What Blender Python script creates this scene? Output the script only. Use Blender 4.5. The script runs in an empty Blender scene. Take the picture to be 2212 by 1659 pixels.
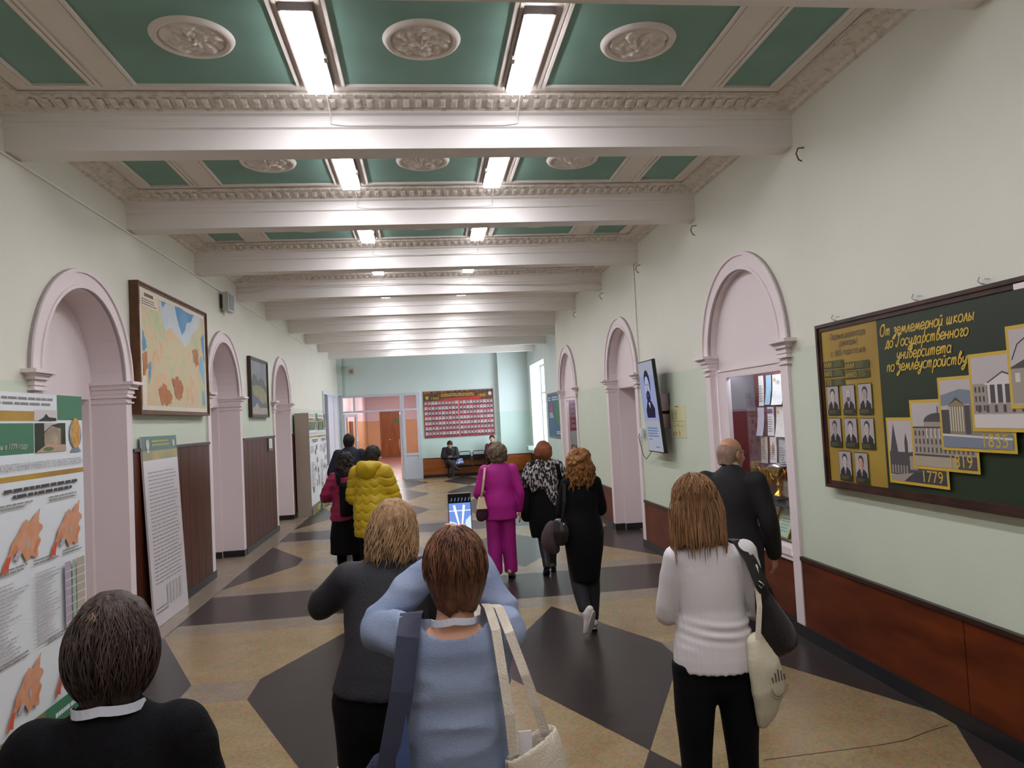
import bpy, bmesh, math, random
import numpy as np
from mathutils import Vector, Matrix
random.seed(7)
S = bpy.context.scene
COL = S.collection
# ------------------------------------------------------------------ camera
YAW, PIT, ROL, FPX = 0.1200, 0.0442, 0.0516, 1582.4
def _cam_axes():
    cy, sy, cp, sp = math.cos(YAW), math.sin(YAW), math.cos(PIT), math.sin(PIT)
    fw = Vector((sy*cp, cy*cp, sp)); rt = Vector((cy, -sy, 0)); up = rt.cross(fw)
    c, s = math.cos(ROL), math.sin(ROL)
    return rt*c - up*s, up*c + rt*s, fw
_r, _u, _f = _cam_axes()
cd = bpy.data.cameras.new('camera'); cam = bpy.data.objects.new('camera', cd); COL.objects.link(cam)
cam.matrix_world = Matrix(((_r.x, _u.x, -_f.x, 0), (_r.y, _u.y, -_f.y, 0), (_r.z, _u.z, -_f.z, 2.0), (0, 0, 0, 1)))
cd.sensor_fit = 'HORIZONTAL'; cd.sensor_width = 36; cd.lens = FPX/2212*36; cd.clip_start = .05; cd.clip_end = 200
S.camera = cam
# ------------------------------------------------------------------ world, exposure
w = bpy.data.worlds.new('World'); S.world = w; w.use_nodes = True
bg = w.node_tree.nodes['Background']; bg.inputs[0].default_value = (.80, .90, 1, 1); bg.inputs[1].default_value = 5.0
S.view_settings.view_transform = 'Standard'; S.view_settings.look = 'None'
S.view_settings.gamma = 1; S.view_settings.use_curve_mapping = False
S.view_settings.exposure = 0.64
LAMP = 26.0           # emission of the ceiling lamps
# ------------------------------------------------------------------ helpers
def lin(c):
    if isinstance(c, str):
        c = [int(c[i:i+2], 16) for i in (0, 2, 4)]
    return tuple(((v/255)/12.92 if v/255 <= .04045 else ((v/255+.055)/1.055)**2.4) for v in c) + (1,)
MATS = {}
def mat(name, c='808080', rough=.6, metal=0, var=0, scale=8, stretch=(1, 1, 1), c2=None, bump=0, bscale=None, spec=.5, emit=0, coat=0, fac=(.35, .65), detail=4, bstretch=None):
    """principled material with an optional noise mix of two colours and a noise bump (object coordinates)"""
    if name in MATS: return MATS[name]
    m = bpy.data.materials.new(name); m.use_nodes = True; MATS[name] = m
    nt = m.node_tree; b = nt.nodes['Principled BSDF']
    b.inputs['Base Color'].default_value = lin(c); b.inputs['Roughness'].default_value = rough
    b.inputs['Metallic'].default_value = metal; b.inputs['Specular IOR Level'].default_value = spec
    b.inputs['Coat Weight'].default_value = coat
    if emit:
        b.inputs['Emission Color'].default_value = lin(c); b.inputs['Emission Strength'].default_value = emit
    if c2 is None and var:
        base = [int(c[i:i+2], 16) for i in (0, 2, 4)]; c2 = [max(0, v*(1-var)) for v in base]
    if c2 is not None or bump:
        tc = nt.nodes.new('ShaderNodeTexCoord'); mp = nt.nodes.new('ShaderNodeMapping')
        mp.inputs['Scale'].default_value = stretch; nt.links.new(tc.outputs['Object'], mp.inputs['Vector'])
    if c2 is not None:
        n = nt.nodes.new('ShaderNodeTexNoise'); n.inputs['Scale'].default_value = scale; n.inputs['Detail'].default_value = detail
        nt.links.new(mp.outputs[0], n.inputs['Vector'])
        r = nt.nodes.new('ShaderNodeValToRGB'); r.color_ramp.elements[0].position = fac[0]; r.color_ramp.elements[1].position = fac[1]
        r.color_ramp.elements[0].color = lin(c2); r.color_ramp.elements[1].color = lin(c)
        nt.links.new(n.outputs['Fac'], r.inputs[0]); nt.links.new(r.outputs[0], b.inputs['Base Color'])
        if emit: nt.links.new(r.outputs[0], b.inputs['Emission Color'])
    if bump:
        n2 = nt.nodes.new('ShaderNodeTexNoise'); n2.inputs['Scale'].default_value = bscale or scale*3; n2.inputs['Detail'].default_value = 3
        mp2 = nt.nodes.new('ShaderNodeMapping'); mp2.inputs['Scale'].default_value = bstretch or stretch
        nt.links.new(tc.outputs['Object'], mp2.inputs['Vector']); nt.links.new(mp2.outputs[0], n2.inputs['Vector'])
        bp = nt.nodes.new('ShaderNodeBump'); bp.inputs['Strength'].default_value = bump; bp.inputs['Distance'].default_value = .02
        nt.links.new(n2.outputs['Fac'], bp.inputs['Height']); nt.links.new(bp.outputs[0], b.inputs['Normal'])
    return m
def mat_emit(name, c, strength):
    if name in MATS: return MATS[name]
    m = bpy.data.materials.new(name); m.use_nodes = True; MATS[name] = m
    nt = m.node_tree; nt.nodes.clear(); o = nt.nodes.new('ShaderNodeOutputMaterial'); e = nt.nodes.new('ShaderNodeEmission')
    e.inputs[0].default_value = lin(c); e.inputs[1].default_value = strength; nt.links.new(e.outputs[0], o.inputs[0]); return m
def mat_glass(name, tint='ffffff', refl=.05, rough=.02):
    """thin pane: mostly see-through with a mirror share that grows at grazing angles"""
    if name in MATS: return MATS[name]
    m = bpy.data.materials.new(name); m.use_nodes = True; MATS[name] = m
    nt = m.node_tree; nt.nodes.clear(); o = nt.nodes.new('ShaderNodeOutputMaterial')
    t = nt.nodes.new('ShaderNodeBsdfTransparent'); g = nt.nodes.new('ShaderNodeBsdfGlossy'); mx = nt.nodes.new('ShaderNodeMixShader')
    t.inputs[0].default_value = lin(tint); g.inputs['Roughness'].default_value = rough
    fr = nt.nodes.new('ShaderNodeFresnel'); fr.inputs[0].default_value = 1.45
    ad = nt.nodes.new('ShaderNodeMath'); ad.operation = 'MULTIPLY_ADD'; ad.inputs[1].default_value = 1.0; ad.inputs[2].default_value = refl - .035
    ad.use_clamp = True
    ge = nt.nodes.new('ShaderNodeNewGeometry'); iv = nt.nodes.new('ShaderNodeMath'); iv.operation = 'SUBTRACT'; iv.inputs[0].default_value = 1; nt.links.new(ge.outputs['Backfacing'], iv.inputs[1])
    mu = nt.nodes.new('ShaderNodeMath'); mu.operation = 'MULTIPLY'; nt.links.new(ad.outputs[0], mu.inputs[0]); nt.links.new(iv.outputs[0], mu.inputs[1])
    nt.links.new(fr.outputs[0], ad.inputs[0]); nt.links.new(mu.outputs[0], mx.inputs[0])
    nt.links.new(t.outputs[0], mx.inputs[1]); nt.links.new(g.outputs[0], mx.inputs[2]); nt.links.new(mx.outputs[0], o.inputs[0]); return m
WORLD_M = {}
def wm(o): return WORLD_M[o.name]
class MB:
    """collects shapes (in the frame M) and links them as ONE mesh object"""
    def __init__(s, M=None):
        s.v = []; s.f = []; s.mi = []; s.M = M or Matrix(); s.mats = []; s.cur = 0
    def use(s, m):
        if m not in s.mats: s.mats.append(m)
        s.cur = s.mats.index(m); return s
    def add(s, vs, fs):
        b = len(s.v); s.v += [tuple(s.M @ Vector(p)) for p in vs]
        for f in fs: s.f.append(tuple(b+i for i in f)); s.mi.append(s.cur)
    def box(s, x0, x1, y0, y1, z0, z1):
        vs = [(x, y, z) for x in (x0, x1) for y in (y0, y1) for z in (z0, z1)]
        s.add(vs, [(0, 1, 3, 2), (4, 6, 7, 5), (0, 4, 5, 1), (2, 3, 7, 6), (0, 2, 6, 4), (1, 5, 7, 3)])
    def quad(s, a, b, c, d): s.add([a, b, c, d], [(0, 1, 2, 3)])
    def poly(s, pts): s.add(pts, [tuple(range(len(pts)))])
    def prism(s, pts, off):
        """polygon pts extruded by the vector off"""
        n = len(pts); o = Vector(off); q = [tuple(Vector(p)+o) for p in pts]
        s.add(list(pts)+q, [tuple(range(n))[::-1], tuple(range(n, 2*n))] + [(i, (i+1) % n, n+(i+1) % n, n+i) for i in range(n)])
    def tube(s, pts, r, n=8, closed=False, caps=True):
        """round tube along pts; r a number or a list"""
        P = [Vector(p) for p in pts]; m = len(P); R = r if isinstance(r, (list, tuple)) else [r]*m
        vs = []; ref = None
        for i in range(m):
            a = P[(i-1) % m] if closed or i > 0 else P[i]; c = P[(i+1) % m] if closed or i < m-1 else P[i]
            t = (c-a).normalized() if (c-a).length > 1e-9 else Vector((0, 0, 1))
            if ref is None: ref = Vector((0, 0, 1)) if abs(t.z) < .9 else Vector((1, 0, 0))
            x = t.cross(ref).normalized(); y = x.cross(t).normalized(); ref = y
            for k in range(n):
                an = 2*math.pi*k/n; vs.append(tuple(P[i] + x*R[i]*math.cos(an) + y*R[i]*math.sin(an)))
        fs = []
        for i in range(m if closed else m-1):
            j = (i+1) % m
            for k in range(n): fs.append((i*n+k, i*n+(k+1) % n, j*n+(k+1) % n, j*n+k))
        if caps and not closed: fs += [tuple(range(n))[::-1], tuple(range((m-1)*n, m*n))]
        s.add(vs, fs)
    def strap(s, pts, w, t, side):
        """flat band along pts: width w along side, thickness t"""
        P = [Vector(p) for p in pts]; m = len(P); sd = side if isinstance(side, list) else [side]*m; vs = []
        for i in range(m):
            tg = (P[min(i+1, m-1)]-P[max(i-1, 0)]).normalized(); x = Vector(sd[i]); x = (x - tg*x.dot(tg)).normalized(); y = tg.cross(x)
            for a, b in ((-1, -1), (1, -1), (1, 1), (-1, 1)): vs.append(tuple(P[i]+x*a*w/2+y*b*t/2))
        fs = [(i*4+k, i*4+(k+1) % 4, i*4+4+(k+1) % 4, i*4+4+k) for i in range(m-1) for k in range(4)]
        s.add(vs, fs+[(3, 2, 1, 0), tuple(range(m*4-4, m*4))])
    def lathe(s, prof, n=24, c=(0, 0, 0), axis='Z'):
        """profile [(r, h)] turned round an axis through c"""
        vs = []
        for r, h in prof:
            for k in range(n):
                a = 2*math.pi*k/n; x, y = r*math.cos(a), r*math.sin(a)
                p = (x, y, h) if axis == 'Z' else ((h, x, y) if axis == 'X' else (x, h, y))
                vs.append((c[0]+p[0], c[1]+p[1], c[2]+p[2]))
        m = len(prof); fs = [(i*n+k, i*n+(k+1) % n, (i+1)*n+(k+1) % n, (i+1)*n+k) for i in range(m-1) for k in range(n)]
        s.add(vs, fs+[tuple(range(n))[::-1], tuple(range((m-1)*n, m*n))])
    def ball(s, c, r, n=12, m=8):
        rx, ry, rz = r if isinstance(r, (tuple, list)) else (r, r, r); vs = []; fs = []
        for i in range(m+1):
            th = math.pi*i/m
            for k in range(n):
                a = 2*math.pi*k/n; vs.append((c[0]+rx*math.sin(th)*math.cos(a), c[1]+ry*math.sin(th)*math.sin(a), c[2]+rz*math.cos(th)))
        for i in range(m):
            for k in range(n): fs.append((i*n+k, (i+1)*n+k, (i+1)*n+(k+1) % n, i*n+(k+1) % n))
        s.add(vs, fs)
    def build(s, name, m=None, parent=None, smooth=False, bevel=0, origin=None, fix=True):
        """vertices are in world space; a child keeps them relative to its parent, a top-level mesh relative to its own base"""
        me = bpy.data.meshes.new(name)
        if parent is not None: inv = wm(parent).inverted(); W = wm(parent)
        else:
            if origin is None:
                xs, ys, zs = zip(*s.v); origin = ((min(xs)+max(xs))/2, (min(ys)+max(ys))/2, min(zs))
            W = Matrix.Translation(origin); inv = W.inverted()
        me.from_pydata([tuple(inv @ Vector(p)) for p in s.v], [], s.f)
        if m is not None and not s.mats: me.materials.append(m)
        for q in s.mats: me.materials.append(q)
        if s.mats: me.polygons.foreach_set('material_index', s.mi)
        if fix:
            bm = bmesh.new(); bm.from_mesh(me); bmesh.ops.remove_doubles(bm, verts=bm.verts, dist=1e-6) if smooth else None
            bmesh.ops.recalc_face_normals(bm, faces=bm.faces); bm.to_mesh(me); bm.free()
        if smooth: me.polygons.foreach_set('use_smooth', [True]*len(me.polygons))
        me.update()
        o = bpy.data.objects.new(name, me); COL.objects.link(o)
        if parent is not None: o.parent = parent
        else: o.matrix_world = W
        WORLD_M[o.name] = W
        if bevel:
            b = o.modifiers.new('bevel', 'BEVEL'); b.width = bevel; b.segments = 2; b.limit_method = 'ANGLE'
        if smooth == 'auto':
            me.set_sharp_from_angle(angle=math.radians(35))
        return o
def tag(o, label=None, cat=None, group=None, kind=None):
    if label: o['label'] = label
    if cat: o['category'] = cat
    if group: o['group'] = group
    if kind: o['kind'] = kind
    return o
def thing(name, label, cat, loc, rz=0, group=None):
    o = bpy.data.objects.new(name, None); COL.objects.link(o); o.empty_display_size = .1
    M = Matrix.Translation(loc) @ Matrix.Rotation(rz, 4, 'Z'); o.matrix_world = M; WORLD_M[o.name] = M
    return tag(o, label, cat, group)
def struct(o): o['kind'] = 'structure'; return o
def place(o, M):
    o.matrix_world = M; WORLD_M[o.name] = M
# ------------------------------------------------------------------ text
def text_mesh(body, size, shear=0, bold=0, align='LEFT'):
    """letters as flat polygons: list of verts (x, y) and faces"""
    c = bpy.data.curves.new('txt', 'FONT'); c.body = body; c.size = size; c.shear = shear; c.offset = bold; c.align_x = align
    c.resolution_u = 3
    o = bpy.data.objects.new('txt', c); COL.objects.link(o)
    dg = bpy.context.evaluated_depsgraph_get(); dg.update()
    me = bpy.data.meshes.new_from_object(o.evaluated_get(dg))
    vs = [(v.co.x, v.co.y) for v in me.vertices]; fs = [tuple(p.vertices) for p in me.polygons]
    bpy.data.objects.remove(o); bpy.data.curves.remove(c); bpy.data.meshes.remove(me)
    return vs, fs
class Sheet(MB):
    """flat printed sheet in a frame: u to the right, v up, w out of the sheet; later layers lie on earlier ones"""
    def __init__(s, M): super().__init__(M); s.w = 0
    def lay(s, m, dw=.0006): s.w += dw; return s.use(m)
    def rect(s, u0, v0, u1, v1): s.w += 2e-6; s.quad((u0, v0, s.w), (u1, v0, s.w), (u1, v1, s.w), (u0, v1, s.w))
    def pg(s, pts): s.w += 2e-6; s.poly([(u, v, s.w) for u, v in pts])
    def ell(s, u, v, a, b, n=20): s.pg([(u+a*math.cos(2*math.pi*k/n), v+b*math.sin(2*math.pi*k/n)) for k in range(n)])
    def txt(s, body, u, v, size, shear=0, bold=0, align='LEFT', rot=0, sx=1):
        vs, fs = text_mesh(body, size, shear, bold, align); c, q = math.cos(rot), math.sin(rot)
        P = [(u+x*sx*c-y*q, v+x*sx*q+y*c) for x, y in vs]
        for f in fs: s.w += 5e-7; s.add([(*P[i], s.w) for i in f], [tuple(range(len(f)))])
    def lines(s, u0, v0, u1, v1, n, h=.35, rag=.25, rng=random):
        """n lines of small illegible print"""
        dv = (v1-v0)/n
        for i in range(n):
            y = v1-(i+.7)*dv; x = u0
            end = u1-rng.random()*rag*(u1-u0)
            while x < end-1e-4:
                L = min(end-x, (u1-u0)*(.05+.12*rng.random())); s.rect(x, y, x+L*.86, y+dv*h); x += L
def frame_M(origin, u, v):
    u = Vector(u).normalized(); v = Vector(v).normalized(); w_ = u.cross(v)
    return Matrix(((u.x, v.x, w_.x, origin[0]), (u.y, v.y, w_.y, origin[1]), (u.z, v.z, w_.z, origin[2]), (0, 0, 0, 1)))
# ------------------------------------------------------------------ measures of the hall
XL, XR, CX, ZB, TH = -2.976, 3.14, .08, 4.13, .217
ZC = 4.48                       # ceiling between the beams
YB = [-5.62, -3.36, -1.10, 1.16, 3.43, 5.679, 7.897, 10.161, 12.337, 14.571, 16.896, 19.188, 21.499, 23.762]
Y0, Y1, YR, XW = -6.2, 26.0, 17.0, 3.68     # added back wall, far wall, where the right wall steps back, recessed wall
ARCH_Y = [-2.2, 2.34, 6.90, 11.40, 15.80]
HW, RO, ZS = .80, .97, 2.53     # half width of the opening, outer radius of its surround, springing height
# ------------------------------------------------------------------ shared materials
def wall_mat(name, top, low, z, soft=.004):
    m = mat(name, top, .62); nt = m.node_tree; b = nt.nodes['Principled BSDF']
    tc = nt.nodes.new('ShaderNodeTexCoord'); sp = nt.nodes.new('ShaderNodeSeparateXYZ'); nt.links.new(tc.outputs['Object'], sp.inputs[0])
    ns = nt.nodes.new('ShaderNodeTexNoise'); ns.inputs['Scale'].default_value = 1.3; ns.inputs['Detail'].default_value = 5
    nt.links.new(tc.outputs['Object'], ns.inputs['Vector'])
    mr = nt.nodes.new('ShaderNodeMapRange'); mr.inputs['From Min'].default_value = z-soft; mr.inputs['From Max'].default_value = z+soft
    nt.links.new(sp.outputs['Z'], mr.inputs['Value'])
    mx = nt.nodes.new('ShaderNodeMix'); mx.data_type = 'RGBA'; mx.inputs[6].default_value = lin(low); mx.inputs[7].default_value = lin(top)
    nt.links.new(mr.outputs[0], mx.inputs[0])
    m2 = nt.nodes.new('ShaderNodeMix'); m2.data_type = 'RGBA'; m2.blend_type = 'MULTIPLY'; m2.inputs[0].default_value = .10
    nt.links.new(mx.outputs[2], m2.inputs[6]); nt.links.new(ns.outputs['Fac'], m2.inputs[7]); nt.links.new(m2.outputs[2], b.inputs['Base Color'])
    n3 = nt.nodes.new('ShaderNodeTexNoise'); n3.inputs['Scale'].default_value = 60; nt.links.new(tc.outputs['Object'], n3.inputs['Vector'])
    bp = nt.nodes.new('ShaderNodeBump'); bp.inputs['Strength'].default_value = .08; bp.inputs['Distance'].default_value = .01
    nt.links.new(n3.outputs['Fac'], bp.inputs['Height']); nt.links.new(bp.outputs[0], b.inputs['Normal']); return m
M_WALL = wall_mat('hall wall paint', 'e3e3d5', 'd2ddc9', 2.45)
M_FARWALL = wall_mat('far wall paint', 'dbe8e4', 'cde4da', 2.2)
M_WHITE = mat('white plaster', 'e6dadb', .6, bump=.05, bscale=30)
M_CEIL = mat('ceiling plaster', 'ebe3db', .7, bump=.06, bscale=25)
M_BEAM = mat('beam plaster', 'eeeae6', .6, bump=.04, bscale=20)
M_TURQ = mat('turquoise distemper', '84ab9d', .7, c2='7ca294', scale=2)
M_BLACK = mat('black baseboard', '17171a', .4)
M_WOODL = mat('red brown planks', '5e2f1c', .42, spec=.25, c2='3d1a0e', scale=2.2, stretch=(9, 9, .7), bump=.05, fac=(.3, .7))
M_WOODR = mat('mahogany veneer', '6e3012', .42, spec=.22, c2='481a06', scale=1.6, stretch=(1.2, 1.2, 5), fac=(.28, .72), detail=6)
M_DARKWOOD = mat('dark wood trim', '3a1a10', .4, c2='26100a', scale=4)
M_GLASS = mat_glass('window glass')
M_PVC = mat('white pvc', 'dfe3ea', .35)
# ------------------------------------------------------------------ floor
M_FY = mat('yellow terrazzo', '9b8766', .27, spec=.35, c2='88724f', scale=3, fac=(.2, .8), detail=9)
M_FG = mat('grey beige terrazzo', '8c7f6c', .27, spec=.35, c2='7d705e', scale=5, fac=(.2, .8), detail=9)
M_FD = mat('dark terrazzo', '38302e', .28, spec=.32, c2='2c2523', scale=4, fac=(.2, .8), detail=9)
for m_ in (M_FY, M_FG, M_FD):                    # fine chips in the terrazzo
    nt = m_.node_tree; b = nt.nodes['Principled BSDF']; lk = b.inputs['Base Color'].links[0]; src = lk.from_socket
    tc = nt.nodes.new('ShaderNodeTexCoord'); vo = nt.nodes.new('ShaderNodeTexVoronoi'); vo.inputs['Scale'].default_value = 55
    nt.links.new(tc.outputs['Object'], vo.inputs['Vector'])
    mx = nt.nodes.new('ShaderNodeMix'); mx.data_type = 'RGBA'; mx.blend_type = 'OVERLAY'; mx.inputs[0].default_value = .18
    nt.links.new(src, mx.inputs[6]); nt.links.new(vo.outputs['Color'], mx.inputs[7]); nt.links.new(mx.outputs[2], b.inputs['Base Color'])
fl = MB(); fl.use(M_FY)
fl.quad((-4.2, Y0-.2, 0), (4.6, Y0-.2, 0), (4.6, Y1, 0), (-4.2, Y1, 0))
XB = -2.65                                       # edge of the plain border along the left wall
HEXX = [-2.64, -.71, 1.22, 3.15]
rows = [(-2.45, 1.68, .22), (.93, 1.68, .22), (4.29-1.68, 1.68, .22), (5.97, 1.69, .22), (11.30, 1.57, .26), (16.76, 1.84, .12), (20.42, 1.83, .12), (24.1, 1.83, .12)]
rows = [(-.75, 1.68, .22)] + rows[2:]
bands = [(8.07, 9.33), (13.38, 14.5)]
g = .0003; d = .0006
fl.use(M_FG)
fl.quad((XL-.6, Y0, g), (XB, Y0, g), (XB, Y1, g), (XL-.6, Y1, g))
def clipx(pts, lo, hi):
    for ax, sg in ((lo, 1), (hi, -1)):
        out = []
        for i in range(len(pts)):
            a, b = pts[i], pts[(i+1) % len(pts)]; ia, ib = (a[0]-ax)*sg >= 0, (b[0]-ax)*sg >= 0
            if ia: out.append(a)
            if ia != ib: t = (ax-a[0])/(b[0]-a[0]); out.append((ax, a[1]+t*(b[1]-a[1])))
        pts = out
    return pts
for yc, hl, tp in rows:
    for a, b in zip(HEXX[:-1], HEXX[1:]):
        fl.use(M_FG); fl.quad((a+.7, yc-tp, g), (b-.7, yc-tp, g), (b-.7, yc+tp, g), (a+.7, yc+tp, g))
    for hx in HEXX:
        pts = [(hx, yc+hl), (hx+.70, yc+tp), (hx+.70, yc-tp), (hx, yc-hl), (hx-.70, yc-tp), (hx-.70, yc+tp)]
        pts = clipx(pts, XB, 3.7 if yc > 17 else 3.5)
        if len(pts) > 2: fl.use(M_FD); fl.poly([(x, y, d) for x, y in pts])
for a, b in bands:
    fl.use(M_FG); fl.quad((XB, a-.40, g), (3.5, a-.40, g), (3.5, b+.40, g), (XB, b+.40, g))
    fl.use(M_FD); fl.quad((XB, a, d), (3.5, a, d), (3.5, b, d), (XB, b, d))
fl.use(M_DARKWOOD); fl.quad((XB-.006, Y0, d), (XB+.004, Y0, d), (XB+.004, Y1, d), (XB-.006, Y1, d))
_CR = [(1.80, 4.023), (2.107, 4.032), (2.51, 4.043), (2.702, 4.071), (2.865, 4.134), (3.05, 4.19)]
for (a, b), (c, e) in zip(_CR[:-1], _CR[1:]): fl.quad((a, b-.004, g), (c, e-.004, g), (c, e+.004, g), (a, b+.004, g))   # a hairline crack
floor = struct(fl.build('floor', origin=(0, 0, 0)))
# ------------------------------------------------------------------ side walls with arched niches
def arch_pts(yc, r, n=24): return [(yc+r*math.cos(math.pi*k/n), ZS+r*math.sin(math.pi*k/n)) for k in range(n+1)]
ZT = 4.75
def side_wall(name, x, sg, ya, yb, arches):
    """sg=+1: the niches go to +x.  arches: (yc, depth1, depth2, kind)"""
    m = MB(); m.use(M_WALL); y = ya
    for yc, d1, d2, kind in arches:
        m.quad((x, y, 0), (x, yc-HW, 0), (x, yc-HW, ZT), (x, y, ZT))
        A = arch_pts(yc, HW)[::-1]
        for (p, q) in zip(A[:-1], A[1:]): m.quad((x, p[0], p[1]), (x, q[0], q[1]), (x, q[0], ZT), (x, p[0], ZT))
        y = yc+HW
    m.quad((x, y, 0), (x, yb, 0), (x, yb, ZT), (x, y, ZT))
    m.use(M_WHITE)
    for yc, d1, d2, kind in arches:
        xa, xb = x+sg*d1, x+sg*d2
        A = [(yc+HW, 0)] + arch_pts(yc, HW) + [(yc-HW, 0)]
        for (p, q) in zip(A[:-1], A[1:]): m.quad((x, p[0], p[1]), (xa, p[0], p[1]), (xa, q[0], q[1]), (x, q[0], q[1]))
        m.poly([(xa, p[0], p[1]) for p in arch_pts(yc, HW)] + [(xa, yc-HW, 2.38), (xa, yc+HW, 2.38)])
        hw = HW-.05
        if kind == 'passage':
            for s_ in (-1, 1):
                m.quad((xa, yc+s_*HW, 0), (xa, yc+s_*HW, 2.38), (xa, yc+s_*hw, 2.38), (xa, yc+s_*hw, 0))
                m.quad((xa, yc+s_*hw, 0), (xa, yc+s_*hw, 2.38), (xb, yc+s_*hw, 2.38), (xb, yc+s_*hw, 0))
            m.quad((xa, yc-hw, 2.38), (xa, yc+hw, 2.38), (xb, yc+hw, 2.38), (xb, yc-hw, 2.38))
            m.quad((xb, yc-hw, 0), (xb, yc+hw, 0), (xb, yc+hw, 2.38), (xb, yc-hw, 2.38))
    if sg > 0: m.use(M_WALL); m.quad((XR, YR, 0), (XW, YR, 0), (XW, YR, ZT), (XR, YR, ZT))
    o = struct(m.build(name, origin=(x, 0, 0)))
    for yc, d1, d2, kind in arches:
        t = MB()                                  # archivolt, pilaster strips, stepped capitals
        n = 32
        for r0, r1, h in ((HW, RO, .028), (RO-.035, RO, .045), (HW, HW+.03, .04)):
            ring = []
            for k in range(n+1):
                a = math.pi*k/n; c, s_ = math.cos(a), math.sin(a)
                ring.append([(x, yc+r0*c, ZS+r0*s_), (x-sg*h, yc+r0*c, ZS+r0*s_), (x-sg*h, yc+r1*c, ZS+r1*s_), (x, yc+r1*c, ZS+r1*s_)])
            for p, q in zip(ring[:-1], ring[1:]):
                for i in range(3): t.quad(p[i], q[i], q[i+1], p[i+1])
        for s_ in (-1, 1):
            lo = .0 if sg < 0 else .0
            ya_, yb_ = sorted((yc+s_*HW, yc+s_*(HW+.13)))
            t.box(min(x, x-sg*.028), max(x, x-sg*.028), ya_, yb_, .10, 2.38)
            for z0, z1, e in ((2.385, 2.40, .03), (2.40, 2.425, .012), (2.425, 2.47, .022), (2.47, 2.50, .045), (2.50, 2.515, .06), (2.515, 2.545, .085), (2.33, 2.345, .018)):
                a, b = sorted((yc+s_*(HW-e*.5), yc+s_*(HW+.13+e*1.6)))
                xx = sorted((x-sg*(.028+e), x+sg*(d1-.002)))
                t.box(xx[0], xx[1], min(a, b), max(a, b), z0, z1)
        t.build('arch_surround', M_WHITE, o, smooth=False)
    return o
LA = [(y, .30, .58, 'passage') for y in ARCH_Y]
wall_l = side_wall('wall_left', XL, -1, Y0, Y1, LA)
RA = [(ARCH_Y[0], .3, .5, 'passage'), (ARCH_Y[1], .3, .5, 'passage'), (6.90, .07, .3, 'case'), (11.40, .14, .50, 'passage'), (15.80, .07, .3, 'case')]
wall_r = side_wall('wall_right', XR, 1, Y0, YR, RA)
m = MB()                            # the recessed wall beyond the step, with the window opening
WY0, WY1, WZ0, WZ1 = 22.15, 25.15, .82, 3.72
m.use(M_FARWALL)
for a, b, c, e in ((YR, WY0, 0, ZT), (WY1, Y1, 0, ZT), (WY0, WY1, 0, WZ0), (WY0, WY1, WZ1, ZT)): m.quad((XW, a, c), (XW, b, c), (XW, b, e), (XW, a, e))
m.use(mat('window reveal', 'e6ebe8', .5))
XO = XW+.42
m.quad((XW, WY0, WZ0), (XO, WY0, WZ0), (XO, WY0, WZ1), (XW, WY0, WZ1)); m.quad((XW, WY1, WZ0), (XO, WY1, WZ0), (XO, WY1, WZ1), (XW, WY1, WZ1))
m.quad((XW, WY0, WZ0), (XO, WY0, WZ0), (XO, WY1, WZ0), (XW, WY1, WZ0)); m.quad((XW, WY0, WZ1), (XO, WY0, WZ1), (XO, WY1, WZ1), (XW, WY1, WZ1))
wall_w = struct(m.build('wall_window', origin=(XW, 0, 0)))
m = MB(); m.box(XO-.04, XO+.02, WY0, WY0+.07, WZ0, WZ1); m.box(XO-.04, XO+.02, WY1-.07, WY1, WZ0, WZ1)
for z in (WZ0, 2.72, WZ1-.07): m.box(XO-.04, XO+.02, WY0+.07, WY1-.07, z, z+.07)
for y in (WY0+1.0, WY0+1.97): m.box(XO-.04, XO+.02, y-.04, y+.04, WZ0+.07, WZ1-.07)
win = struct(m.build('window_1', M_PVC)); g_ = MB(); g_.box(XO-.012, XO-.004, WY0+.02, WY1-.02, WZ0+.02, WZ1-.02); g_.build('glass', M_GLASS, win)
g_ = MB(); g_.box(XW-.10, XO-.05, WY0-.05, WY1+.05, WZ0-.035, WZ0); g_.build('sill', M_PVC, win)
# far wall with the opening of the glazed door, and the pier at its right end
DX0, DX1, DZ = -2.90, -.17, 3.02
m = MB(); m.use(M_FARWALL)
m.quad((XL, Y1, DZ), (DX1, Y1, DZ), (DX1, Y1, ZT), (XL, Y1, ZT)); m.quad((DX1, Y1, 0), (XW, Y1, 0), (XW, Y1, ZT), (DX1, Y1, ZT))
m.quad((XL, Y1, 0), (DX0, Y1, 0), (DX0, Y1, DZ), (XL, Y1, DZ))
m.box(XL, XL+.16, Y1-.14, Y1+.02, DZ, ZT); m.box(XL+.26, XL+.38, Y1-.05, Y1+.02, DZ, ZT)
wall_f = struct(m.build('wall_far', origin=(0, Y1, 0)))
m = MB(); m.box(2.62, XW, Y1-.22, Y1-.001, 0, ZT); wall_p = struct(m.build('wall_pier', M_FARWALL))
m = MB(); m.quad((-4, Y0, 0), (4.4, Y0, 0), (4.4, Y0, ZT), (-4, Y0, ZT)); struct(m.build('wall_back_added', M_WALL, origin=(0, Y0, 0)))  # unseen wall added across the hall behind the camera to contain the light
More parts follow.
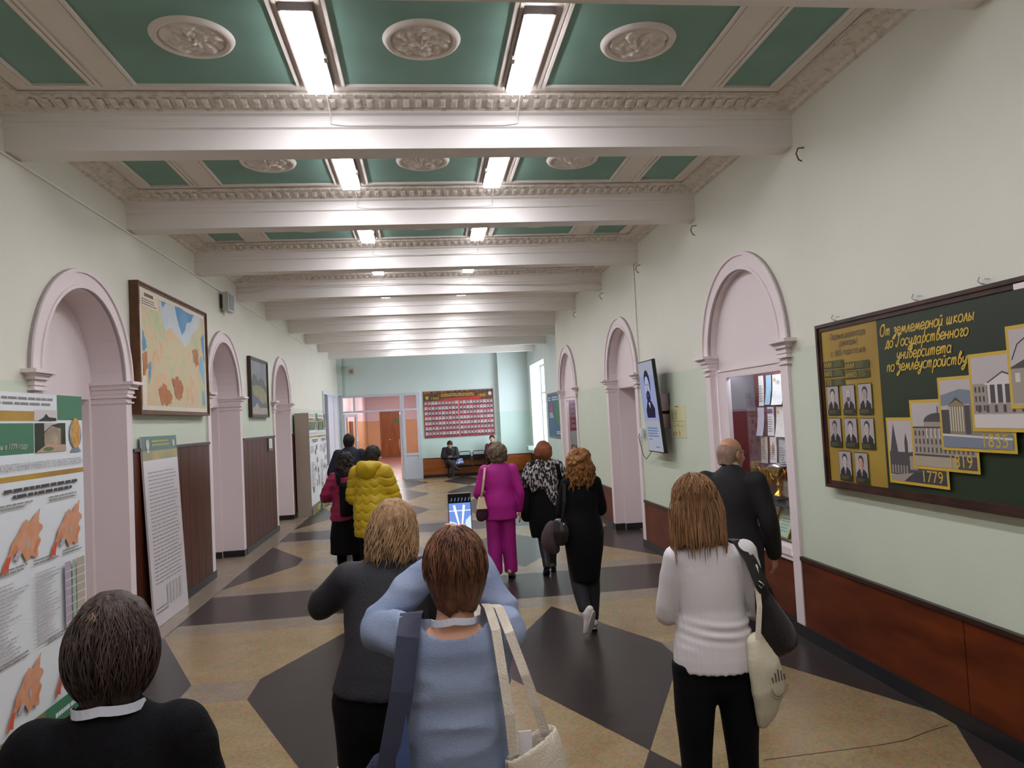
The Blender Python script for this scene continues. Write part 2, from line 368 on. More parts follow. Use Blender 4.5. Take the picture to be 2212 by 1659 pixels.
# ------------------------------------------------------------------ ceiling, beams, coffers
m = MB(); m.quad((-4.2, Y0-.2, ZC), (4.6, Y0-.2, ZC), (4.6, Y1+.3, ZC), (-4.2, Y1+.3, ZC)); m.box(-4.2, 4.6, Y0-.2, Y1+.3, ZC+.25, ZC+.3)
ceil = struct(m.build('ceiling', M_CEIL, origin=(0, 0, ZC)))
def xr_at(y): return XR if y < YR else XW
for i, y in enumerate(YB):
    b = MB(); xr = xr_at(y)
    prof = [(0, ZB), (TH, ZB), (TH+.02, ZB+.03), (TH+.02, ZC-.09), (TH+.05, ZC-.07), (TH+.05, ZC), (-.05, ZC), (-.05, ZC-.085), (-.012, ZC-.095), (-.012, ZC-.13), (-.02, ZC-.14), (-.02, ZB+.165), (0, ZB+.155)]
    b.prism([(XL, y+a, z) for a, z in prof], (xr-XL, 0, 0))
    b.build('beam', M_BEAM, ceil)
M_ORN = mat('moulded cornice', 'e6ded4', .75, c2='c4beb0', scale=20, bump=.3, bscale=30, fac=(.3, .5))
def bay_cornice(ya, yb, xr, fine):
    """moulded cove round a bay: leans from the beam faces and walls out to the flat border"""
    c = MB(); P = [(0, ZC-.085), (.03, ZC-.075), (.05, ZC-.05), (.17, ZC-.022), (.20, ZC-.022), (.20, ZC-.008), (.22, ZC-.006)]
    def ring(o): return [(XL+o, ya+o), (xr-o, ya+o), (xr-o, yb-o), (XL+o, yb-o)]
    for (o0, z0), (o1, z1) in zip(P[:-1], P[1:]):
        a, b = ring(o0), ring(o1)
        for k in range(4):
            l = (k+1) % 4; c.quad((*a[k], z0), (*a[l], z0), (*b[l], z1), (*b[k], z1))
    if fine:
        st = .092
        for yy, sg in ((yb, -1), (ya, 1)):
            n = int((xr-XL-.5)/st)
            for k in range(n):
                x = XL+.25+k*st
                c.add([(x, yy+sg*.055, ZC-.057), (x+.05, yy+sg*.055, ZC-.057), (x+.05, yy+sg*.155, ZC-.034), (x, yy+sg*.155, ZC-.034),
                       (x+.014, yy+sg*.075, ZC-.068), (x+.036, yy+sg*.075, ZC-.068), (x+.036, yy+sg*.14, ZC-.052), (x+.014, yy+sg*.14, ZC-.052)],
                      [(4, 5, 6, 7), (0, 1, 5, 4), (1, 2, 6, 5), (2, 3, 7, 6), (3, 0, 4, 7)])
                c.box(x+.002, x+.012, min(yy+sg*.175, yy+sg*.197), max(yy+sg*.175, yy+sg*.197), ZC-.032, ZC-.02)
    c.build('cornice', M_ORN if fine else M_CEIL, ceil)
PAN = [(-2.68, -2.30), (-1.99, -.89), (-.55, .57), (.93, 1.99), (2.32, 2.71)]
bays = [(YB[i]+TH+.05, YB[i+1]-.02) for i in range(len(YB)-1)]
def medallion(cx, cy, R=.255):
    o = MB(); nr, na = 22, 56; rg = random.Random(int(cx*100+cy*7)); vs = []
    ph = [rg.random()*6 for _ in range(6)]
    for i in range(nr+1):
        r = i/nr
        for k in range(na):
            a = 2*math.pi*k/na
            if r > .97: h = .012
            elif r > .78: h = .030-.012*abs(r-.87)/.09
            else:
                h = .020+.012*math.sin(5*a+ph[0]+9*r)*math.sin(11*r+ph[1])+.007*math.sin(11*a-14*r+ph[2])+.005*math.sin(17*a+ph[3])*math.sin(23*r)
                h *= min(1, (.78-r)/.06) if r > .72 else 1
                h += .012*math.exp(-(r/.18)**2)
            if i == nr: h = 0
            vs.append((cx+R*r*math.cos(a), cy+R*r*math.sin(a), ZC-h))
    fs = [(i*na+k, i*na+(k+1) % na, (i+1)*na+(k+1) % na, (i+1)*na+k) for i in range(nr) for k in range(na)]
    o.add(vs, fs); o.build('medallion', M_CEIL, ceil, smooth=True)
for i, (ya, yb) in enumerate(bays):
    vis = 4 <= i <= 8
    bay_cornice(ya, yb, xr_at(yb), 4 <= i <= 7)
    if not (3 <= i <= 9): continue
    p0, p1 = ya+.30, yb-.335
    fr = MB()
    for a, b in PAN:
        q = MB(); q.quad((CX+a, p0, ZC-.002), (CX+b, p0, ZC-.002), (CX+b, p1, ZC-.002), (CX+a, p1, ZC-.002)); q.build('coffer_panel', M_TURQ, ceil)
        for e, h0, h1 in ((0, .0, .022), (.035, .0, .014)):
            A = [(CX+a-e, p0-e), (CX+b+e, p0-e), (CX+b+e, p1+e), (CX+a-e, p1+e)]; t = .022
            Bq = [(CX+a-e-t, p0-e-t), (CX+b+e+t, p0-e-t), (CX+b+e+t, p1+e+t), (CX+a-e-t, p1+e+t)]
            for k in range(4):
                l = (k+1) % 4
                if k in (1, 3) or e == 0:
                    fr.quad((*A[k], ZC-h0), (*A[l], ZC-h0), (*A[l], ZC-h1), (*A[k], ZC-h1)); fr.quad((*A[k], ZC-h1), (*A[l], ZC-h1), (*Bq[l], ZC-h1), (*Bq[k], ZC-h1))
                    fr.quad((*Bq[k], ZC-h1), (*Bq[l], ZC-h1), (*Bq[l], ZC), (*Bq[k], ZC))
    fr.build('coffer_frame', M_CEIL, ceil)
    if vis:
        for a, b in PAN[1:4]: medallion(CX+(a+b)/2+(.02 if a < -1 else 0), (ya+yb)/2-.02+.03)
# ------------------------------------------------------------------ ceiling lamps
M_LAMP = mat_emit('lit diffuser', 'fbf8ff', LAMP)
M_LAMPBODY = mat('lamp housing', '5a5250', .5); M_STEEL = mat('bright steel', 'c8c8ca', .25, metal=1)
place_w = {4: 'second pair of beams', 5: 'next bay'}
bayname = {3: 'overhead', 4: 'first', 5: 'second', 6: 'third', 7: 'fourth'}
for i in range(1, len(YB)-1):
    yc = YB[i+1]-.87
    for k, sx in enumerate((-.725, .725)):
        side = 'left' if k == 0 else 'right'
        if 4 <= i <= 7: lab = 'bright white rectangular ceiling lamp, %s one of the %s pair from the front' % (side, bayname[i])
        else: lab = 'rectangular ceiling lamp, %s one of its pair, in a bay hidden between beams' % side
        t = thing('ceiling_lamp', lab, 'lamp', (CX+sx, yc, ZC-.09), 0, 'paired ceiling lamps between the beams')
        b = MB(); b.box(CX+sx-.10, CX+sx+.10, yc-.53, yc+.53, ZC-.055, ZC-.001); b.build('housing', M_LAMPBODY, t)
        b = MB(); b.box(CX+sx-.083, CX+sx+.083, yc-.532, yc+.532, ZC-.072, ZC-.0555); b.build('diffuser', M_LAMP, t)
        b = MB(); x = CX+sx+.104*(-1 if sx > 0 else 1); b.box(x-.01, x+.01, yc-.03, yc+.03, ZC-.085, ZC-.04); b.build('clip', M_STEEL, t)
        if 4 <= i <= 7:                          # cable from the lamp over the cornice to the beam face
            c = MB(); xx = CX+sx+.03; f = YB[i+1]
            c.tube([(xx, yc+.53, ZC-.02), (xx, f-.22, ZC-.03), (xx, f-.05, ZC-.10), (xx, f-.028, ZC-.16), (xx-.02*(1 if sx > 0 else -1), f-.028, ZB+.185), (xx-.10*(1 if sx > 0 else -1), f-.028, ZB+.175), (CX, f-.028, ZB+.17)], .006, 6)
            tag(c.build('lamp_cable', M_BEAM, smooth=True), 'thin white cable on the beam behind the %s lamp of the %s pair' % (side, bayname[i]), 'cable')
# ------------------------------------------------------------------ wainscot, baseboards
RL = RO-.04
def spans(a, b, arches):
    out = []; y = a
    for yc in arches: out.append((y, yc-HW-.13)); y = yc+HW+.13
    out.append((y, b)); return [s_ for s_ in out if s_[1]-s_[0] > .05]
bl = MB(); br = MB()
for a, b in spans(Y0, 21.6, ARCH_Y):
    m = MB(); n = max(1, round((b-a)/.31)); st = (b-a)/n
    for i in range(n): m.use(M_WOODL); m.box(XL, XL+.022, a+i*st+.004, a+(i+1)*st-.004, .10, 1.835)
    m.use(M_DARKWOOD); m.box(XL, XL+.014, a, b, .10, 1.835); m.box(XL, XL+.042, a, b, 1.835, 1.868)
    m.build('plank_panel', None, wall_l); bl.box(XL, XL+.04, a, b, 0, .10)
for yc in ARCH_Y:
    for s_ in (-1, 1):
        y = sorted((yc+s_*HW, yc+s_*(HW+.13))); bl.box(XL-.0, XL+.035, y[0], y[1], 0, .10)
        y = sorted((yc+s_*(HW-.02), yc+s_*HW)); bl.box(XL-.30, XL+.035, y[0], y[1], 0, .10)
        y = sorted((yc+s_*(HW-.07), yc+s_*(HW-.05))); bl.box(XL-.58, XL-.30, y[0], y[1], 0, .10)
struct(bl.build('baseboard_left', M_BLACK))
for a, b in spans(Y0, YR, ARCH_Y):
    m = MB(); n = max(1, round((b-a)/1.75)); st = (b-a)/n
    off = 4.08 - a if a < 4 < b else 0
    cuts = [a+i*st for i in range(n)]+[b] if not off else [a, 4.08, b]
    for p, q in zip(cuts[:-1], cuts[1:]): m.use(M_WOODR); m.box(XR-.02, XR, p+.004, q-.004, .10, .655)
    m.use(M_DARKWOOD); m.box(XR-.012, XR, a, b, .10, .655); m.box(XR-.035, XR, a, b, .655, .685)
    m.build('veneer_panel', None, wall_r); br.box(XR-.04, XR, a, b, 0, .10)
for yc, d1, d2, kind in RA:
    for s_ in (-1, 1):
        y = sorted((yc+s_*HW, yc+s_*(HW+.13))); br.box(XR-.035, XR, y[0], y[1], 0, .10 if kind == 'passage' else .10)
        if kind == 'passage':
            y = sorted((yc+s_*(HW-.02), yc+s_*HW)); br.box(XR-.035, XR+d1, y[0], y[1], 0, .10)
            y = sorted((yc+s_*(HW-.07), yc+s_*(HW-.05))); br.box(XR+d1, XR+d2, y[0], y[1], 0, .10)
    if kind == 'case': br.box(XR-.035, XR+.05, yc-HW, yc+HW, 0, .10)
struct(br.build('baseboard_right', M_BLACK))
M_WOODF = mat('orange veneer', 'a85f26', .35, c2='874518', scale=1.4, stretch=(.7, 1, 4))
m = MB()
cuts = [DX1+.02, .95, 2.0, 2.62]
for a, b in zip(cuts[:-1], cuts[1:]): m.box(a+.004, b-.004, Y1-.02, Y1, .10, .66)
m.use(M_WOODF); m.mi = [0]*len(m.f)
m.use(M_DARKWOOD); m.box(DX1+.02, 2.62, Y1-.03, Y1, .66, .685); m.build('veneer_panel', None, wall_f)
m = MB(); m.use(M_WOODF); m.box(2.60, XW-.03, Y1-.245, Y1-.22, .10, .66); m.use(M_DARKWOOD); m.box(2.60, XW, Y1-.255, Y1-.22, .66, .685); m.box(2.598, 2.62, Y1-.24, Y1-.05, .1, .66)
m.build('veneer_panel', None, wall_p)
m = MB(); m.box(XW-.03, XW, YR+.02, Y1-.25, .10, .66); m.use(M_DARKWOOD); m.box(XW-.035, XW, YR+.02, Y1-.25, .66, .685); m.mats = [M_DARKWOOD]
m.build('veneer_panel', None, wall_w)
m = MB(); m.box(DX1+.02, 2.62, Y1-.045, Y1, 0, .10); m.box(2.60, XW, Y1-.27, Y1-.22, 0, .10); m.box(XW-.04, XW, YR, Y1-.27, 0, .10)
struct(m.build('baseboard_far', M_BLACK))
# ledge strip high on the left wall, conduit pipe on the right wall
m = MB(); m.box(XL, XL+.018, Y0, 22, 4.098, 4.115); struct(m.build('trim_1', M_BEAM))
# ------------------------------------------------------------------ far glazed door and the lobby behind it
M_FRAME = mat('grey white door frame', 'c9cdd6', .4)
d = MB(); y0_, y1_ = Y1-.04, Y1+.06
for x0, x1, z0, z1 in ((DX0, DX0+.08, 0, DZ), (DX1-.12, DX1, 0, DZ), (DX0+.08, DX1-.12, DZ-.09, DZ), (DX0+.08, DX1-.12, 2.40, 2.47), (-2.47, -2.40, 2.47, DZ-.09), (-.86, -.72, 2.47, DZ-.09), (-.80, -.70, 0, 2.40), (-.70, DX1-.12, .82, .90)):
    d.box(x0, x1, y0_, y1_, z0, z1)
d.box(-.70, DX1-.12, y0_+.03, y1_-.03, 0, .82)
door1 = struct(d.build('door_1', M_FRAME))
gl = MB()
for x0, x1, z0, z1 in ((DX0+.08, -2.47, 2.47, DZ-.09), (-2.40, -.86, 2.47, DZ-.09), (-.72, DX1-.12, 2.47, DZ-.09), (-.70, DX1-.12, .90, 2.40)): gl.box(x0, x1, Y1+.004, Y1+.010, z0, z1)
gl.build('glass', M_GLASS, door1)
def leaf(name, hinge, ang, wd, sgn):
    M = Matrix.Translation((hinge, Y1+.01, 0)) @ Matrix.Rotation(ang, 4, 'Z')
    q = MB(M)
    for a, b, z0, z1 in ((0, .09, .02, 2.38), (wd-.09, wd, .02, 2.38), (.09, wd-.09, .02, .75), (.09, wd-.09, 2.27, 2.38)):
        q.box(min(a*sgn, b*sgn), max(a*sgn, b*sgn), -.025, .025, z0, z1)
    o = q.build(name, M_PVC, door1)
    q = MB(M); q.box(min(.09*sgn, (wd-.09)*sgn), max(.09*sgn, (wd-.09)*sgn), -.004, .004, .75, 2.27); q.build('glass', M_GLASS, o)
    q = MB(M); x = (wd-.06)*sgn
    for s_ in (-1, 1): q.tube([(x, s_*.025, .98), (x, s_*.07, .98), (x, s_*.07, 1.38), (x, s_*.025, 1.38)], .012, 8)
    q.build('door_handle', M_STEEL, o, smooth=True)
leaf('door_leaf', DX0+.10, math.radians(62), .80, 1)
leaf('door_leaf', -.82, math.radians(-84), .78, -1)
lob = MB(); LX0, LX1, LY = -3.4, .2, 44.0
M_PINK = wall_mat('lobby paint', 'e6d3dc', 'ddb089', 2.15)
lob.use(M_PINK); z_ = 3.9
lob.quad((LX0, Y1+.07, 0), (LX0, LY, 0), (LX0, LY, z_), (LX0, Y1+.07, z_)); lob.quad((LX1, Y1+.07, 0), (LX1, LY, 0), (LX1, LY, z_), (LX1, Y1+.07, z_))
lob.quad((LX0, LY, 0), (LX1, LY, 0), (LX1, LY, z_), (LX0, LY, z_)); lob.quad((LX0, Y1+.07, 0), (DX0, Y1+.07, 0), (DX0, Y1+.07, z_), (LX0, Y1+.07, z_))
lob.quad((DX1, Y1+.07, 0), (LX1, Y1+.07, 0), (LX1, Y1+.07, z_), (DX1, Y1+.07, z_)); lob.quad((LX0, Y1+.07, DZ), (LX1, Y1+.07, DZ), (LX1, Y1+.07, z_), (LX0, Y1+.07, z_))
lob.use(M_CEIL); lob.quad((LX0, Y1+.07, z_), (LX1, Y1+.07, z_), (LX1, LY, z_), (LX0, LY, z_))
lob.use(mat('lobby lino', '8a5f56', .35, c2='7a5148', scale=3)); lob.quad((LX0-.1, Y1, -.002), (LX1+.1, Y1, -.002), (LX1+.1, LY, -.002), (LX0-.1, LY, -.002))
for x0, x1 in ((-3.4, -3.22), (-2.6, -2.48)): lob.use(M_PINK); lob.box(LX0, LX0+.18, 30+x0, 30.5+x0, 0, z_)
lobby = struct(lob.build('wall_lobby', origin=(-1.6, Y1+1, 0)))
M_BROWN = mat('varnished door', '9a5a26', .4, c2='7c4218', scale=2, stretch=(5, 1, .5)); M_BRD = mat('brown notice board', '5a3426', .5)
q = MB(); q.box(-2.66, -1.46, LY-.06, LY-.005, 0, 2.72); q.box(-2.62, -2.07, LY-.075, LY-.06, .02, 2.2); q.box(-2.05, -1.50, LY-.075, LY-.06, .02, 2.2)
lobdoor = struct(q.build('door_2', M_BROWN)); q = MB(); q.tube([(-2.1, LY-.075, 1.0), (-2.1, LY-.12, 1.0), (-2.18, LY-.12, 1.0)], .012); q.build('door_handle', M_STEEL, lobdoor)
for i, (ya, yb, za, zb, lab) in enumerate(((31.6, 32.3, 1.0, 2.45, 'narrow tall brown board nearest the glazed door in the lobby'), (33.6, 34.8, 1.0, 2.15, 'shorter brown notice board between two narrow boards in the lobby'), (36.2, 36.8, .6, 2.5, 'narrow tall brown board farthest from the glazed door in the lobby'))):
    q = MB(); q.box(LX0+.20 if False else LX0+.002, LX0+.06, ya, yb, za, zb)
    tag(q.build('notice_board', M_BRD), lab, 'board', 'brown boards in the lobby')
t = thing('exit_sign', 'small green exit sign on the lobby door seen through the glazed doorway', 'sign', (-1.56, LY-.10, 2.06))
q = MB(); q.box(-1.74, -1.40, LY-.10, LY-.085, 2.0, 2.2); q.build('plate', mat('sign green', '1f8a50', .5), t)
for y in (28.2, 32, 36, 40):  # unseen lamps added above the sight line to brighten the lobby
    t = thing('lobby_fill_lamp', 'unseen fill lamp added to brighten the lobby behind the glazed doors', 'lamp', (-1.6, y, 3.82), 0, 'added fill lamps in the lobby')
    q = MB(); q.box(-1.9, -1.3, y-.3, y+.3, 3.85, 3.898); q.build('housing', M_PVC, t); q = MB(); q.box(-1.87, -1.33, y-.27, y+.27, 3.83, 3.849); q.build('diffuser', mat_emit('lobby fill light', 'fffaf8', 66), t)
# white door and side panel on the left wall by the corner
q = MB(); X_ = XL
for a, b, z0, z1 in ((22.0, 22.09, 0, 3.03), (25.5, 25.6, 0, 3.03), (22.09, 25.5, 2.94, 3.03), (22.9, 23.0, 0, 2.94), (24.35, 24.42, 0, 2.94)): q.box(X_-.02, X_+.05, a, b, z0, z1)
q.box(X_-.02, X_+.025, 23.0, 24.35, 0, 2.94); q.box(X_-.02, X_+.025, 24.42, 25.5, 0, 2.94); q.box(X_-.02, X_+.02, 22.09, 22.9, 0, .8)
door3 = struct(q.build('door_3', mat('white door paint', 'd8dfec', .4)))
q = MB(); q.box(X_-.005, X_+.004, 22.09, 22.9, .8, 2.94); q.build('glass', mat('dark glass', '55606a', .1), door3)
q = MB(); q.box(X_+.025, X_+.07, 24.22, 24.28, 1.0, 1.16); q.build('door_handle', mat('black plastic', '141416', .4), door3)
# ------------------------------------------------------------------ framed boards
def frame_of(S_, W_, H_, fw, fd, m, parent, lip=.012):
    """moulded frame round a W x H sheet, in the sheet's frame matrix"""
    f = MB(S_)
    for a, b, c, e in ((-fw, W_+fw, -fw, 0), (-fw, W_+fw, H_, H_+fw), (-fw, 0, 0, H_), (W_, W_+fw, 0, H_)):
        f.box(a, b, c, e, -fd, .010)
    for a, b, c, e in ((-fw, W_+fw, -fw, -fw*.55), (-fw, W_+fw, H_+fw*.55, H_+fw), (-fw, -fw*.55, -fw*.55, H_+fw*.55), (W_+fw*.55, W_+fw, -fw*.55, H_+fw*.55)):
        f.box(a, b, c, e, .010, .022)
    f.box(-fw*.6, W_+fw*.6, -fw*.6, H_+fw*.6, -fd-.002, -.012)
    return f.build('frame', m, parent)
M_PAPER = mat('white paper', 'e6e0e0', .6); M_INK = mat('grey print', '8a8482', .6); M_INKD = mat('dark print', '4a4446', .6)
M_GOLD = mat('gold print', 'c9a83e', .5); M_GREENB = mat('dark green print', '24371f', .45, c2='1f2c1c', scale=1.2); M_GOLDB = mat('gold board', 'a98f38', .5, c2='93742b', scale=1.3)
# -- rounded script lettering drawn stroke by stroke
def _el(cx, cy, rx, ry, a0=90, a1=450, n=14): return [(cx+rx*math.cos(math.radians(a0+(a1-a0)*k/n)), cy+ry*math.sin(math.radians(a0+(a1-a0)*k/n))) for k in range(n+1)]
SCRIPT = {'о': (.85, [_el(.4, .5, .36, .5)]), 'с': (.78, [_el(.42, .5, .36, .5, 50, 310)]), 'е': (.8, [[(.1, .42), (.7, .55), (.62, .88), (.38, 1), (.12, .75), (.08, .35), (.25, .02), (.5, .02), (.74, .2)]]),
 'з': (.78, [[(.1, .85), (.4, 1), (.62, .78), (.36, .5), (.6, .35), (.62, -.1), (.36, -.62), (.08, -.66), (.16, -.38), (.74, .1)]]), 'м': (1.15, [[(0, 0), (.15, .1), (.38, 1), (.55, .12), (.84, 1), (.98, .1), (1.1, 0)]]), 'л': (.78, [[(0, 0), (.15, .1), (.42, 1), (.6, .08), (.74, 0)]]),
 'р': (.82, [[(.24, 1), (.16, .2), (.1, -.85)], [(.2, .55), (.42, .98), (.7, .78), (.64, .2), (.4, 0), (.18, .15)]]), 'н': (.82, [[(.12, 1), (.1, 0)], [(.1, .48), (.6, .52)], [(.64, 1), (.6, .1), (.74, 0)]]),
 'т': (1.08, [[(.12, 1), (.08, 0)], [(.1, .6), (.3, .98), (.44, .85), (.42, 0)], [(.43, .6), (.64, .98), (.8, .85), (.78, .12), (.92, 0)]]), 'и': (.84, [[(.1, 1), (.08, .25), (.24, 0), (.5, .25), (.64, 1), (.6, .12), (.76, 0)]]),
 'й': (.84, [[(.1, 1), (.08, .25), (.24, 0), (.5, .25), (.64, 1), (.6, .12), (.76, 0)], [(.2, 1.42), (.36, 1.28), (.54, 1.45)]]), 'ш': (1.15, [[(.1, 1), (.08, .22), (.2, 0), (.4, .22), (.48, 1), (.46, .22), (.58, 0), (.78, .22), (.86, 1), (.84, .12), (1.0, 0)]]),
 'к': (.8, [[(.14, 1), (.1, 0)], [(.62, 1), (.14, .48), (.5, .2), (.72, 0)]]), 'ы': (1.0, [[(.14, 1), (.08, .1), (.3, 0), (.48, .25), (.34, .5), (.12, .48)], [(.78, 1), (.74, .1), (.88, 0)]]), 'д': (.86, [[(0, -.25), (.08, 0), (.72, 0), (.76, -.25)], [(.14, 0), (.4, 1), (.64, 1), (.62, 0)]]),
 'Г': (1.05, [[(.02, .35), (.1, .02), (.34, .05), (.5, .6), (.62, 1.5), (.72, 1.75)], [(.3, 1.6), (.66, 1.78), (1.1, 1.74)]]), 'О': (1.3, [_el(.58, .85, .48, .85), [(.58, 1.7), (.8, 1.78), (.98, 1.6)]]),
 'у': (.84, [[(.1, 1), (.12, .42), (.3, .22), (.55, .45), (.68, 1), (.58, -.2), (.32, -.72), (.06, -.64), (.2, -.3), (.8, .15)]]), 'а': (.92, [_el(.36, .5, .32, .5), [(.7, 1), (.68, .12), (.84, 0)]]), 'в': (.78, [[(.12, .15), (.2, 1.2), (.42, 1.7), (.54, 1.4), (.24, .92), (.56, .76), (.62, .26), (.36, 0), (.12, .15)]]),
 'г': (.68, [[(.1, .78), (.3, 1), (.52, .82), (.24, .3), (.32, .04), (.54, .02), (.62, .2)]]), 'п': (.84, [[(.12, 1), (.08, 0)], [(.1, .6), (.36, .98), (.58, .82), (.56, .12), (.72, 0)]]), ' ': (.55, [])}
def script_text(s, body, u, v, xh, wd, width, slant=.22):
    tot = sum(SCRIPT[c][0] for c in body); sx = wd/(tot*xh); x = 0
    for ch in body:
        w_, strokes = SCRIPT[ch]
        for st in strokes:
            P = catmull2(st, 4); P = [(u+(x+a+slant*b)*xh*sx, v+b*xh) for a, b in P]
            n = len(P); s.w += 1.2e-5; vs = []
            for i in range(n):
                tx, ty = P[min(i+1, n-1)][0]-P[max(i-1, 0)][0], P[min(i+1, n-1)][1]-P[max(i-1, 0)][1]; L = math.hypot(tx, ty) or 1
                nx, ny = -ty/L*width/2, tx/L*width/2; s.w += 7e-7; vs += [(P[i][0]-nx, P[i][1]-ny, s.w), (P[i][0]+nx, P[i][1]+ny, s.w)]
            s.add(vs, [(2*i, 2*i+2, 2*i+3, 2*i+1) for i in range(n-1)])
        x += w_
def catmull2(P, n):
    out = []
    for i in range(len(P)-1):
        p0, p1, p2, p3 = P[max(i-1, 0)], P[i], P[i+1], P[min(i+2, len(P)-1)]
        for k in range(n):
            t = k/n; out.append(tuple(.5*(2*p1[q]+(p2[q]-p0[q])*t+(2*p0[q]-5*p1[q]+4*p2[q]-p3[q])*t*t+(3*p1[q]-p0[q]-3*p2[q]+p3[q])*t**3) for q in (0, 1)))
    return out+[tuple(P[-1])]
# -- big green board on the right wall
U_ = (0, -1, 0); V_ = (0, 0, 1)
t = thing('history_board', 'large dark green framed board with gold script title and stepped old building photographs', 'board', (XR, 4.2, 1.33))
B0 = frame_M((XR-.052, 5.355, 1.385), U_, V_); BW, BH = 2.50, 1.145
frame_of(B0, BW, BH, .055, .05, mat('brown frame', '4a2c20', .4, c2='2c1812', scale=6), t)
s = Sheet(B0); s.lay(M_GREENB, 0); s.rect(0, 0, BW, BH); s.lay(M_GOLDB); s.rect(0, 0, .70, BH)
def bu(y): return 5.355-y
def bv(z): return z-1.385
s.lay(M_GOLD)
for tx, y, z, sz, wd in (('От землемерной школы', 4.63, 2.405, .098, .87), ('до Государственного', 4.575, 2.322, .098, .76), ('университета', 4.465, 2.238, .098, .51), ('по землеустройству', 4.575, 2.163, .098, .735)):
    script_text(s, tx, bu(y), bv(z)+.006, .043, wd, .0095)
s.lay(M_INKD)
for tx, y, z, sz, wd in (('Первые директора', 5.24, 2.452, .062, .455), ('(ректоры)', 5.12, 2.395, .062, .24), ('с 1835 года по н.в.', 5.24, 2.328, .062, .45)):
    vs, fs = text_mesh(tx, sz, .32); mx_ = max(v[0] for v in vs); s.txt(tx, bu(y), bv(z), sz, .32, 0, sx=wd/mx_)
s.lay(mat('olive plate', '3c4424', .5))
abbr = (('КМИ', 5.342, 2.245), ('МИЗ', 5.342, 2.178), ('ГУЗ', 5.342, 2.108), ('ММИ', 5.06, 2.218), ('МИИЗ', 5.06, 2.152))
for tx, y, z in abbr: s.rect(bu(y), bv(z)-.006, bu(y)+(.27 if y > 5.2 else .30), bv(z)+.05)
s.lay(M_GOLD)
for tx, y, z in abbr: s.txt(tx, bu(y)+.006, bv(z)+.004, .052, 0, 0, sx=.9)
s.lay(mat('olive print', '7a7440', .5))
for tx, y, z in abbr: u0 = bu(y)+.14+(.025 if len(tx) > 3 else 0); s.lines(u0, bv(z), u0+.11, bv(z)+.046, 4, .5)
FACE = [mat('portrait face %d' % i, c, .6) for i, c in enumerate(('c4bcb8', 'a89f9b', 'bdb4b0', 'c79a80'))]
M_PBG = mat('portrait grey', 'aaa2a2', .6); M_SUIT = mat('portrait suit', '26242a', .6); M_SHIRT = mat('portrait shirt', 'd9d4d4', .6); M_OLV = mat('olive caption', '2c3018', .5)
por = [(5.315, 2.10, 'd', 0), (5.108, 2.10, 'b', 0), (4.905, 2.10, 'd', 1), (5.315, 1.858, 'd', 1), (5.11, 1.858, 'g', 0), (4.908, 1.856, 'g', 2), (5.212, 1.613, 'd', 0), (5.008, 1.609, 'k', 3)]
W0, H0 = .152, .213
s.lay(M_OLV)
for y, z, h, f in por: s.rect(bu(y)-.004, bv(z)-H0-.004, bu(y)+W0+.004, bv(z)+.006)
s.lay(M_PBG)
for y, z, h, f in por: s.rect(bu(y), bv(z)-H0+.04, bu(y)+W0, bv(z))
s.lay(M_SUIT)
for y, z, h, f in por:
    u, v = bu(y)+W0/2, bv(z)-H0+.04
    s.pg([(u-.066, v), (u+.066, v), (u+.062, v+.03), (u+.03, v+.058), (u-.03, v+.058), (u-.062, v+.03)])
s.lay(M_SHIRT)
for y, z, h, f in por: u, v = bu(y)+W0/2, bv(z)-H0+.04; s.pg([(u-.016, v+.062), (u, v+.004), (u+.016, v+.062)])
s.lay(mat('portrait hair', '38343a', .6))
for y, z, h, f in por:
    u, v = bu(y)+W0/2, bv(z)-.065
    if h != 'b': s.ell(u, v+.014, .030, .036)
    s.rect(u-.003, v-.085, u+.003, v-.05)
for i in range(4):
    s.lay(FACE[i])
    for y, z, h, f in por:
        if f == i: u, v = bu(y)+W0/2, bv(z)-.07; s.ell(u, v, .0255, .036); s.rect(u-.012, v-.05, u+.012, v-.03)
s.lay(mat('portrait feature', '5c5252', .6))
for y, z, h, f in por:
    u, v = bu(y)+W0/2, bv(z)-.07
    for q in (-.010, .010): s.ell(u+q, v+.006, .0045, .0022, 8)
    s.rect(u-.008, v-.018, u+.008, v-.015); s.rect(u-.0015, v-.009, u+.0015, v+.003)
    if h in 'b': s.ell(u, v-.030, .016, .018)
s.lay(mat('olive caption print', '77734a', .5))
for y, z, h, f in por: s.lines(bu(y)+.02, bv(z)-H0+.006, bu(y)+W0-.02, bv(z)-H0+.034, 3, .4)
